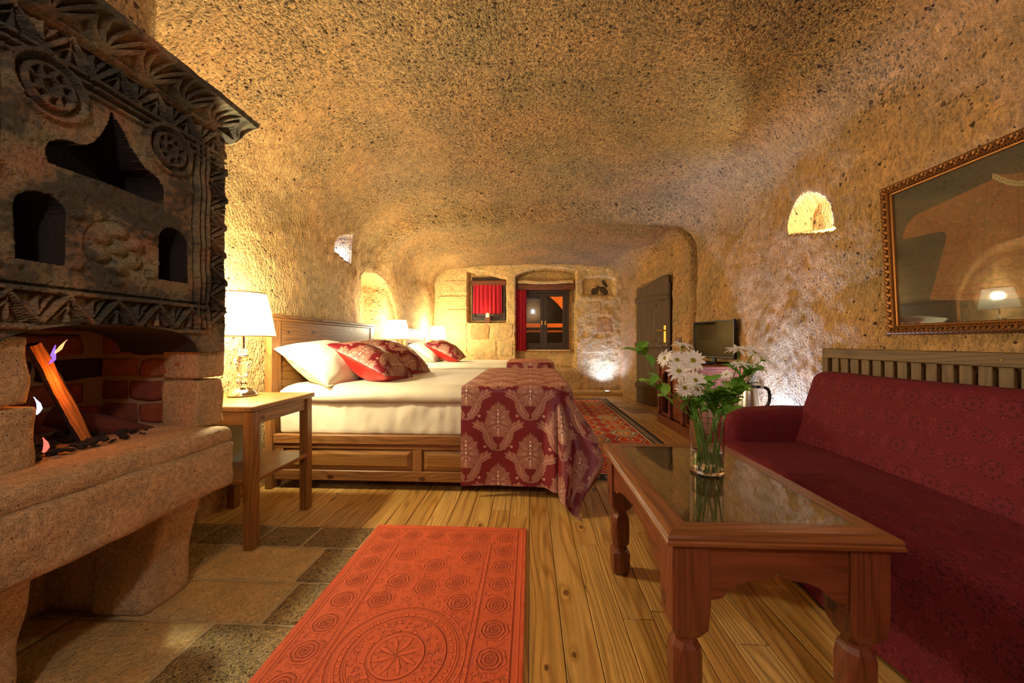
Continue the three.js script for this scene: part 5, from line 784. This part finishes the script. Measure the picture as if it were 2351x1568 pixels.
{ // television
  const W = 0.62, H = 0.385, t = thing('television', 'black flat television on the carved cabinet, switched off', 'television', [1.9, 0.7, -3.95], -Math.PI / 2 + 0.2);
  mesh('bezel', merge([cbox(W, 0.014, 0.03, 0.003, 0, 0.05 + H - 0.007, 0), cbox(W, 0.022, 0.03, 0.003, 0, 0.061, 0), cbox(0.014, H, 0.03, 0.003, W / 2 - 0.007, 0.05 + H / 2, 0), cbox(0.014, H, 0.03, 0.003, -W / 2 + 0.007, 0.05 + H / 2, 0), cbox(W - 0.02, H - 0.02, 0.03, 0.01, 0, 0.05 + H / 2, -0.02)]), mat.blackPlastic, t);
  mesh('screen', cbox(W - 0.026, H - 0.034, 0.004, 0.0005, 0, 0.055 + H / 2, 0.0055), mat.screen, t);
  mesh('stand', merge([cbox(0.3, 0.012, 0.17, 0.005, 0, 0.006, 0), cbox(0.06, 0.06, 0.025, 0.004, 0, 0.036, -0.01)]), mat.blackPlastic, t);
  const r = thing('set_top_box', 'slim black box lying before the television stand', 'set-top box', [1.66, 0.7, -3.7], -Math.PI / 2 + 0.1); mesh('casing', cbox(0.22, 0.025, 0.13, 0.004, 0, 0.0125, 0), mat.blackPlastic, r); mesh('front_strip', cbox(0.2, 0.012, 0.003, 0.0005, 0, 0.0125, 0.066), mat.steel, r);
}
{ // kettle on its stool behind the sofa arm
  const s = thing('tea_stool', 'low wooden stool behind the sofa arm carrying the kettle', 'stool', [1.62, 0, -2.83]); mesh('stool_top', cbox(0.32, 0.025, 0.32, 0.005, 0, 0.3675, 0, 'x', 3), mat.cabinet, s); for (const x of [-1, 1]) for (const z of [-1, 1]) mesh('leg', cbox(0.035, 0.355, 0.035, 0.003, x * 0.13, 0.1775, z * 0.13, 'y', 2), mat.cabinet, s);
  const t = thing('electric_kettle', 'brushed steel electric kettle with black handle behind the sofa arm', 'kettle', [1.61, 0.38, -2.82], -0.5);
  mesh('base_plate', lathe([[0.001, 0], [0.078, 0], [0.08, 0.008], [0.074, 0.018], [0.001, 0.018]], 36), mat.blackPlastic, t);
  mesh('kettle_body', lathe([[0.001, 0.018], [0.074, 0.018], [0.076, 0.026], [0.073, 0.08], [0.064, 0.16], [0.056, 0.2], [0.054, 0.205], [0.001, 0.205]], 48), phys('#c9c4b8', { metalness: 1, roughness: 0.3 }), t);
  const lid = mesh('lid', lathe([[0.001, 0.205], [0.053, 0.205], [0.05, 0.216], [0.02, 0.224], [0.001, 0.225]], 36), mat.blackPlastic, t); mesh('knob', lathe([[0.001, 0.224], [0.008, 0.224], [0.012, 0.238], [0.001, 0.242]], 16), mat.blackPlastic, lid);
  mesh('handle', tube([[0.05, 0.205, 0], [0.085, 0.21, 0], [0.118, 0.195, 0], [0.13, 0.15, 0], [0.122, 0.09, 0], [0.1, 0.06, 0], [0.072, 0.05, 0]], 0.011, 40, 12), mat.blackPlastic, t);
  mesh('spout', new THREE.ConeGeometry(0.03, 0.05, 16, 1).rotateZ(0.75).scale(1, 1, 0.7).translate(-0.066, 0.18, 0), phys('#c9c4b8', { metalness: 1, roughness: 0.3 }), t);
}
// ---------- door in the right-hand corner ----------
{
  const a = V3(1.875, 0, -5.1), b = V3(1.6, 0, -5.64), W = a.distanceTo(b), t = thing('door', 'low dark plank door with three ledges and brass handle, set in the cave wall', 'door', [(a.x + b.x) / 2 + 0.0, 0.0, (a.z + b.z) / 2 - 0.005]);
  t.userData.kind = 'structure'; t.name = 'door_1'; delete t.userData.category;
  t.rotation.y = Math.atan2(-(a.z - b.z), a.x - b.x); // local x from hinge side b (far) to a (near); front = towards the room
  t.scale.z = 1; const n = 5, pw = W / n, top = (x) => 1.7 + 0.14 * sstep(-W / 2, W / 2, x) - 0.035 * sstep(W / 2 - 0.09, W / 2, x);
  for (let k = 0; k < n; k++) { const x0 = -W / 2 + k * pw + 0.0015, x1 = x0 + pw - 0.003, s = new THREE.Shape(); s.moveTo(x0, 0.012); s.lineTo(x1, 0.012); s.lineTo(x1, top(x1)); s.lineTo(x0, top(x0)); s.closePath(); mesh('plank', grainUV(extrude(s, 0.026, 0.002), 'y', k + 3).translate(0, 0, -0.02), mat.door, t); }
  for (const y of [1.53, 0.87, 0.27]) mesh('ledge', cbox(W + 0.03, 0.075, 0.028, 0.006, 0, y, 0.022, 'x', Math.round(y * 10)), mat.door, t);
  mesh('edge_post', cbox(0.035, 1.7, 0.05, 0.004, W / 2 + 0.02, 0.86, 0, 'y', 5), mat.darkWood, t);
  const h = mesh('handle_plate', cbox(0.04, 0.24, 0.006, 0.002, W / 2 - 0.06, 1.02, 0.012), mat.brass, t); mesh('lever', tube([[W / 2 - 0.06, 1.07, 0.012], [W / 2 - 0.06, 1.07, 0.05], [W / 2 - 0.09, 1.07, 0.056], [W / 2 - 0.165, 1.075, 0.056]], 0.0085, 24, 10), mat.brass, h);
}
{ const s = thing('light_switch', 'small dark switch plate on the cave wall beside the door', 'switch', [1.93, 0.93, -4.93], -1.0); mesh('plate', cbox(0.085, 0.085, 0.012, 0.003, 0, 0, 0), std('#5a2c18', { roughness: 0.4 }), s); mesh('rocker', cbox(0.04, 0.05, 0.008, 0.002, 0, 0, 0.008), std('#6e3a22', { roughness: 0.4 }), s); }
// ---------- windows ----------
function curtainGeo(w, y0, y1, folds, amp, gather = 0.85) { return gridSurface(folds * 10, 30, (i, j) => { const u = i / (folds * 10), v = j / 30, x = (u - 0.5) * w * lerp(1, gather, v) ; const q = u * folds * 6.2832; return [x + 0.004 * Math.sin(q * 1.7 + v), lerp(y0, y1, v) + 0.004 * Math.sin(q), amp * (0.6 + 0.4 * (1 - v)) * (Math.sin(q) + 0.45 * Math.sin(q * 2.3 + 1)), u, v]; }); }
{
  const t = structure(thing('window_1', '', '')); t.position.set(0, 0, -6.72); t.userData = { kind: 'structure' }; t.name = 'window_1';
  const x0 = -1.06, x1 = -0.45, y0 = 1.3, y1 = 2.08, b = 0.05;
  mesh('window_frame', merge([cbox(b, y1 - y0, 0.05, 0.004, x0 + b / 2, (y0 + y1) / 2, 0, 'y', 1), cbox(b, y1 - y0, 0.05, 0.004, x1 - b / 2, (y0 + y1) / 2, 0, 'y', 2), cbox(x1 - x0 - 0.004, 0.067, 0.045, 0.004, (x0 + x1) / 2, y0 + 0.035, 0, 'x', 3)]), mat.windowWood, t);
  mesh('lintel', cbox(x1 - x0 + 0.03, 0.09, 0.07, 0.006, (x0 + x1) / 2, y1 - 0.1, 0.02, 'x', 4), mat.lintel, t); mesh('head_board', cbox(x1 - x0, 0.06, 0.04, 0.004, (x0 + x1) / 2, y1 - 0.02, -0.005, 'x', 5), mat.windowWood, t);
  mesh('shutter_panel', cbox(x1 - x0 - 0.08, y1 - y0 - 0.1, 0.01, 0.001, (x0 + x1) / 2, (y0 + y1) / 2, -0.018, 'y', 6), mat.darkWood, t);
  const c = mesh('curtain', curtainGeo(0.53, 1.425, 1.945, 7, 0.016, 0.97), mat.curtain); c.position.set(-0.775, 0, -6.665); tag(c, 'short gathered red curtain in the small left window', 'curtain');
}
{
  const t = new THREE.Group(); t.name = 'window_2'; t.userData = { kind: 'structure' }; t.position.set(0, 0, -6.8); scene.add(t);
  const x0 = -0.24, x1 = 0.7, y0 = 0.77, y1 = 1.85, b = 0.05, D = 0.06;
  mesh('window_frame', merge([cbox(b, y1 - y0, D, 0.004, x0 + b / 2, (y0 + y1) / 2, 0, 'y', 1), cbox(b, y1 - y0, D, 0.004, x1 - b / 2, (y0 + y1) / 2, 0, 'y', 2), cbox(x1 - x0 - 0.004, b - 0.003, D - 0.006, 0.004, (x0 + x1) / 2, y0 + b / 2, 0, 'x', 3), cbox(x1 - x0 - 0.004, b - 0.003, D - 0.006, 0.004, (x0 + x1) / 2, y1 - b / 2, 0, 'x', 4)]), mat.windowWood, t);
  mesh('window_sill', cbox(x1 - x0 + 0.06, 0.03, 0.12, 0.005, (x0 + x1) / 2, y0 - 0.012, 0.03, 'x', 5), mat.wallStone, t);
  const lint = mesh('lintel', cbox(1.06, 0.1, 0.16, 0.012, 0.275, 1.9, 0.07, 'x', 6), mat.lintel, t); mesh('bracket', cbox(0.025, 0.24, 0.05, 0.006, 0.765, 1.74, 0.1, 'y', 7), mat.lintel, lint);
  mesh('rock_lip', softBox(1.0, 0.06, 0.22, 0.025, 0.02, (v) => { v.y += 0.02 * N3(v.x * 6, 2, v.z * 5); }).translate(0.275, 1.985, 0.08), mat.wallStone, t);
  const xs0 = x0 + b, xs1 = x1 - b, mid = 0.245, sb = 0.062, sash = (a, c, hx, k) => { const s = new THREE.Group(); s.name = 'sash'; t.add(s); const yb = y0 + b, yt = y1 - b, z = 0.012;
    mesh('sash_frame', merge([cbox(sb, yt - yb, 0.04, 0.004, a + sb / 2, (yb + yt) / 2, z, 'y', k), cbox(sb, yt - yb, 0.04, 0.004, c - sb / 2, (yb + yt) / 2, z, 'y', k + 1), cbox(c - a - 0.004, sb + 0.02, 0.035, 0.004, (a + c) / 2, yb + sb / 2, z, 'x', k + 2), cbox(c - a - 0.004, sb - 0.002, 0.035, 0.004, (a + c) / 2, yt - sb / 2, z, 'x', k + 3)]), mat.windowWood, s);
    mesh('pane', cbox(c - a - 2 * sb + 0.01, yt - yb - 2 * sb, 0.003, 0.0004, (a + c) / 2, (yb + yt) / 2, z), mat.pane, s);
    mesh('handle', merge([new THREE.CapsuleGeometry(0.0125, 0.06, 6, 12).scale(1, 1, 0.4).translate(hx, 1.26, z + 0.022), new THREE.SphereGeometry(0.009, 12, 8).translate(hx, 1.275, z + 0.034)]), mat.brass, s); };
  sash(xs0, mid, mid - 0.032, 10); sash(mid + 0.001, xs1, mid + 0.033, 20);
  const c = mesh('curtain', curtainGeo(0.2, 0.75, 1.845, 4, 0.02, 1), mat.curtain); c.position.set(-0.17, 0, -6.68); tag(c, 'long red curtain drawn to the left side of the casement window', 'curtain');
}
{ // candle on a small block in the left window
  const t = thing('candle', 'short cream candle on a little wooden block on the left window sill', 'candle', [-0.762, 1.25, -6.585]); mesh('block', cbox(0.095, 0.1, 0.06, 0.004, 0, 0.05, 0, 'y', 2), mat.lintel, t);
  mesh('wax', lathe([[0.001, 0.1], [0.033, 0.1], [0.034, 0.105], [0.034, 0.165], [0.028, 0.168], [0.02, 0.16], [0.001, 0.158]], 24), phys('#f7e2b4', { roughness: 0.5, emissive: new THREE.Color('#ffd890'), emissiveIntensity: 0.35 }), t);
  mesh('flame', lathe([[0.001, 0.16], [0.005, 0.166], [0.004, 0.174], [0.001, 0.186]], 10), phys('#000000', { emissive: new THREE.Color('#ffd88a'), emissiveIntensity: 6 }), t);
  const L = new THREE.PointLight(0xffc070, 0.05, 2, 2); L.position.set(-0.762, 1.43, -6.57); L.castShadow = true; L.shadow.radius = 0.4; scene.add(L);
}
// ---------- terrace outside the casement, at night ----------
{
  const far = structure(mesh('ground', cbox(9, 0.05, 7, 0.01, 0.4, 0.1, -10.6), mat.darkStone)); far.name = 'terrace_floor';
  const beam = mesh('timber_arch', (() => { const s = new THREE.Shape(); s.moveTo(2.0, -0.52); s.lineTo(2.0, 0); s.absarc(0, 0, 2.0, 0, Math.PI); s.lineTo(-2.0, -0.52); s.lineTo(-1.75, -0.52); s.lineTo(-1.75, 0); s.absarc(0, 0, 1.75, Math.PI, 0, true); s.lineTo(1.75, -0.52); s.closePath(); return extrude(s, 0.15, 0.01, 40); })(), wood('#b8762a', 0.6, woodA)); beam.position.set(-0.6, 0.65, -9.3); tag(beam, 'lit orange timber arch seen through the casement window', 'arch');
  const rail = thing('terrace_railing', 'orange lit timber railing on the terrace outside the window', 'railing', [0.5, 0, -8.9]); mesh('hand_rail', cbox(3.4, 0.1, 0.12, 0.01, 0, 1.3, 0, 'x', 2), wood('#a8681e', 0.6, woodA), rail); mesh('lower_rail', cbox(3.4, 0.05, 0.08, 0.01, 0, 1.16, 0, 'x', 3), wood('#7a4a18', 0.6, woodA), rail); for (const x of [-1.4, 0.33, 1.5]) mesh('post', cbox(0.13, 1.2, 0.13, 0.01, x, 0.75, 0, 'y', 4), wood('#a8681e', 0.6, woodA), rail);
  const L = new THREE.PointLight(0xffa040, 9, 8, 2); L.position.set(0.9, 2.0, -7.6); L.castShadow = true; L.shadow.radius = 1; scene.add(L);
  structure(mesh('terrace_ceiling', cbox(6, 0.1, 3.4, 0.01, 0.4, 3.02, -8.4), mat.darkWood)); const tl = thing('hanging_lamp', 'lamp hanging under the eaves outside the casement window', 'lamp', [0.9, 2.06, -7.6]); mesh('cord', cbox(0.006, 0.9, 0.006, 0.001, 0, 0.47, 0), mat.blackPlastic, tl); mesh('bulb', new THREE.SphereGeometry(0.03, 14, 10), phys('#fff', { emissive: new THREE.Color(0xffa040), emissiveIntensity: 8 }), tl);
  structure(mesh('hill', softBox(12, 0.6, 3, 0.25, 0.3, (v) => { v.y += 0.08 * N3(v.x, 1, v.z); }).translate(0, 0.42, -14.6), mat.darkStone)); const r = rng(21); for (let k = 0; k < 7; k++) { const m = mesh('town_light', new THREE.SphereGeometry(0.022 + r() * 0.02, 10, 8), phys('#000', { emissive: new THREE.Color(k % 3 ? '#fff2d8' : '#ffffff'), emissiveIntensity: 3 })); m.position.set(-0.35 + (k > 1 ? 0.72 + k * 0.09 : k * 0.25), 0.72 + r() * 0.06, -14); tag(m, 'tiny distant light of the town seen low through the casement panes', 'light', 'distant town lights'); }
}
// ---------- vase and flowers on the coffee table ----------
const VX = 0.57, VY = 0.5005, VZ = -1.228;
{
  const t = thing('glass_vase', 'clear cylindrical glass vase holding the daisies on the coffee table', 'vase', [VX, VY, VZ]);
  mesh('vase_wall', lathe([[0.0005, 0.0], [0.047, 0.0], [0.0495, 0.002], [0.05, 0.006], [0.05, 0.163], [0.0492, 0.165], [0.0478, 0.165], [0.047, 0.163], [0.047, 0.012], [0.044, 0.009], [0.0005, 0.009]], 64), mat.glass, t);
  mesh('water', lathe([[0.0005, 0.0095], [0.0438, 0.0095], [0.0466, 0.0125], [0.0466, 0.062], [0.0005, 0.0615]], 48), mat.water, t);
}
{
  const r = rng(2024), petalGeo = [0, 1, 2].map((v) => { const L = 0.028 + v * 0.0015, W = 0.0056; return gridSurface(4, 8, (i, j) => { const s = i / 4 * 2 - 1, q = j / 8, w = W * Math.sin(Math.PI * Math.pow(0.12 + 0.82 * q, 0.75)) ; return [0.008 + L * q, 0.004 * Math.sin(q * 2.2 + v * 0.6) - 0.008 * q * q * v * 0.5 + 0.0012 * (s * s), -s * w, q, s]; }); });
  const discGeo = (() => { const g = new THREE.SphereGeometry(0.0095, 20, 10).scale(1, 0.5, 1), p = g.attributes.position; for (let i = 0; i < p.count; i++) { const s = 1 + 0.12 * N3(p.getX(i) * 900, p.getY(i) * 900, p.getZ(i) * 900); p.setXYZ(i, p.getX(i) * s, p.getY(i) * s + 0.001, p.getZ(i) * s); } g.computeVertexNormals(); return g; })();
  const calyx = lathe([[0.001, -0.008], [0.003, -0.007], [0.007, -0.002], [0.009, 0.001], [0.001, 0.002]], 12);
  const leafGeo = (L, W, k) => gridSurface(6, 12, (i, j) => { const s = i / 6 * 2 - 1, q = j / 12, w = W * Math.pow(Math.sin(Math.PI * Math.min(1, 0.02 + q * 0.96)), 0.8) * (1 + 0.12 * Math.sin(q * 22 + k) * Math.abs(s)) * (1 - 0.25 * q); return [L * q, 0.18 * L * Math.sin(q * 2.6) + 0.32 * w * Math.abs(s) * (1 + 0.3 * Math.sin(q * 9)), -s * w, q, s]; });
  const aim = (o, pos, up, spin = 0) => { o.position.copy(pos); const Y = up.clone().normalize(); o.quaternion.setFromUnitVectors(V3(0, 1, 0), Y).multiply(new THREE.Quaternion().setFromAxisAngle(V3(0, 1, 0), spin)); };
  const stemTo = (head, up, foot) => { const H = V3(...head), U = up.clone().normalize(), F = foot, neck = H.clone().addScaledVector(U, -0.03), mouth = V3(clamp(lerp(F.x, H.x, 0.5), VX - 0.034, VX + 0.034), VY + 0.16, clamp(lerp(F.z, H.z, 0.5), VZ - 0.034, VZ + 0.034)); return [[F.x, F.y, F.z], [lerp(F.x, mouth.x, 0.55), lerp(F.y, mouth.y, 0.55), lerp(F.z, mouth.z, 0.55)], [mouth.x, mouth.y, mouth.z], [lerp(mouth.x, neck.x, 0.6), lerp(mouth.y, neck.y, 0.55), lerp(mouth.z, neck.z, 0.6)], [neck.x, neck.y, neck.z], [H.x - U.x * 0.006, H.y - U.y * 0.006, H.z - U.z * 0.006]]; };
  const footAt = () => { const a = r() * 6.283, q = 0.012 + r() * 0.026; return V3(VX + q * Math.cos(a), VY + 0.0135, VZ + q * Math.sin(a)); };
  // [x, y, z of the head, facing direction, size, what sets it apart]
  const F = [
    [0.519, 0.858, -1.213, [-0.05, 0.35, 0.9], 1.08, 'largest white daisy facing the viewer, upper left of the bouquet'],
    [0.469, 0.859, -1.208, [-0.35, 0.5, 0.7], 0.95, 'white daisy left of the largest one, tilted up to the left'],
    [0.438, 0.865, -1.223, [-0.8, 0.35, 0.4], 0.85, 'white daisy seen half from the side at the left edge of the bouquet'],
    [0.465, 0.825, -1.186, [-0.2, 0.55, 0.75], 1.02, 'broad white daisy just below the upper left group'],
    [0.513, 0.797, -1.181, [0.05, 0.5, 0.8], 0.98, 'white daisy facing forward under the largest one'],
    [0.485, 0.775, -1.186, [-0.45, -0.1, 0.8], 0.86, 'white daisy drooping low on the left above the vase'],
    [0.517, 0.773, -1.171, [0.2, -0.25, 0.9], 0.7, 'small half-open white daisy lowest in the left group'],
    [0.506, 0.904, -1.260, [0.1, 0.9, 0.25], 0.95, 'white daisy at the top of the left group, seen nearly edge-on'],
    [0.675, 0.889, -1.239, [-0.15, 0.95, 0.25], 1.0, 'white daisy on the right stem, topmost and seen edge-on'],
    [0.712, 0.882, -1.218, [0.15, 0.75, 0.6], 1.0, 'white daisy at the top right showing its face upward'],
    [0.675, 0.842, -1.228, [-0.1, 0.95, 0.2], 0.9, 'flat edge-on white daisy under the top right pair'],
    [0.744, 0.863, -1.223, [0.55, 0.7, 0.4], 0.95, 'white daisy at the far right edge of the bouquet'],
    [0.735, 0.834, -1.234, [0.4, 0.8, 0.4], 0.85, 'white daisy tucked under the far right one'],
    [0.628, 0.813, -1.218, [-0.7, 0.55, 0.4], 0.55, 'smallest white daisy in the gap between the two groups'],
    [0.737, 0.789, -1.228, [0.5, 0.2, 0.6], 0.6, 'little white daisy low on the right beside the kettle handle'],
  ];
  F.forEach(([x, y, z, d, s, label], n) => {
    const up = V3(...d).normalize(), t = thing('daisy', label, 'flower', [VX, VY, VZ], 0, 'daisies in the glass vase'), o = V3(VX, VY, VZ);
    mesh('stem', tube(stemTo([x, y, z], up, footAt()).map((p) => [p[0] - o.x, p[1] - o.y, p[2] - o.z]), 0.0017, 40, 7), mat.stem, t);
    const head = new THREE.Group(); head.name = 'flower_head'; t.add(head); aim(head, V3(x, y, z).sub(o), up, r() * 6); head.scale.setScalar(s);
    mesh('disc', discGeo, mat.pollen, head); mesh('calyx', calyx, mat.stem, head);
    const np = 19 + (n % 3); for (let k = 0; k < np; k++) { const m = mesh('petal', petalGeo[(k + n) % 3], mat.petal, head); m.rotation.set(0, k * 6.2832 / np + (r() - 0.5) * 0.12, (k % 2 ? 0.04 : 0.16) + (r() - 0.5) * 0.2, 'YXZ'); m.position.y = 0.001 + (k % 2) * 0.0008; }
  });
  // leafy sprigs: stem through points, leaves as [t along stem, yaw, pitch, length, width]
  const sprig = (label, head, nLeaf, L0, m0, spread, seed) => {
    const q = rng(seed), t = thing('leafy_sprig', label, 'foliage', [VX, VY, VZ], 0, 'green sprigs in the glass vase'), o = V3(VX, VY, VZ), up = V3(head[0] - VX, 0.08, head[2] - VZ), P = stemTo(head, up, footAt()).map((p) => V3(p[0] - o.x, p[1] - o.y, p[2] - o.z)), c = new THREE.CatmullRomCurve3(P);
    mesh('stem', new THREE.TubeGeometry(c, 40, 0.0016, 6, false), mat.stem, t);
    for (let k = 0; k < nLeaf; k++) { const s = lerp(0.52, 0.99, k / Math.max(1, nLeaf - 1)), p = c.getPoint(s), tan = c.getTangent(s), a = k * 2.4 + q() * 0.8, side = V3(Math.cos(a), 0, Math.sin(a)), dir = tan.clone().multiplyScalar(0.5).addScaledVector(side, spread).normalize(), L = L0 * (0.75 + q() * 0.5), m = mesh('leaf', leafGeo(L, L * (0.26 + q() * 0.08), k), q() > 0.4 ? m0 : mat.leaf, t);
      const X = dir, Zv = X.clone().cross(V3(0, 1, 0.25)).normalize(), Yv = Zv.clone().cross(X).normalize(); m.quaternion.setFromRotationMatrix(new THREE.Matrix4().makeBasis(X, Yv, Zv)); m.position.copy(p); }
  };
  sprig('green sprig reaching farthest up to the left of the daisies', [0.352, 0.883, -1.260], 6, 0.06, mat.leaf, 0.7, 3);
  sprig('pale green sprig leaning out low on the left', [0.373, 0.784, -1.208], 7, 0.065, mat.leafPale, 0.7, 5);
  sprig('green sprig with broad leaves under the right daisies', [0.698, 0.820, -1.208], 8, 0.07, mat.leaf, 0.9, 7);
  sprig('short leafy sprig over the front of the vase mouth', [0.562, 0.757, -1.166], 10, 0.05, mat.leaf, 1.1, 9);
  sprig('short leafy sprig over the right of the vase mouth', [0.635, 0.757, -1.197], 10, 0.055, mat.leafPale, 1.1, 11);
  sprig('leafy sprig drooping over the left of the vase rim', [0.493, 0.736, -1.186], 8, 0.05, mat.leaf, 1.0, 13);
  sprig('upright leafy sprig at the back of the vase', [0.598, 0.784, -1.281], 9, 0.055, mat.leaf, 1.0, 15);
  sprig('bushy sprig right behind the front leaves at the middle of the vase mouth', [0.575, 0.755, -1.17], 12, 0.06, mat.leaf, 1.2, 17);
  sprig('bushy pale sprig at the right rim of the vase under the broad leaves', [0.665, 0.77, -1.2], 12, 0.062, mat.leafPale, 1.1, 19);
  sprig('leafy sprig between the left daisies and the vase', [0.515, 0.775, -1.19], 11, 0.058, mat.leaf, 1.0, 23);
}
renderer.render(scene, camera);
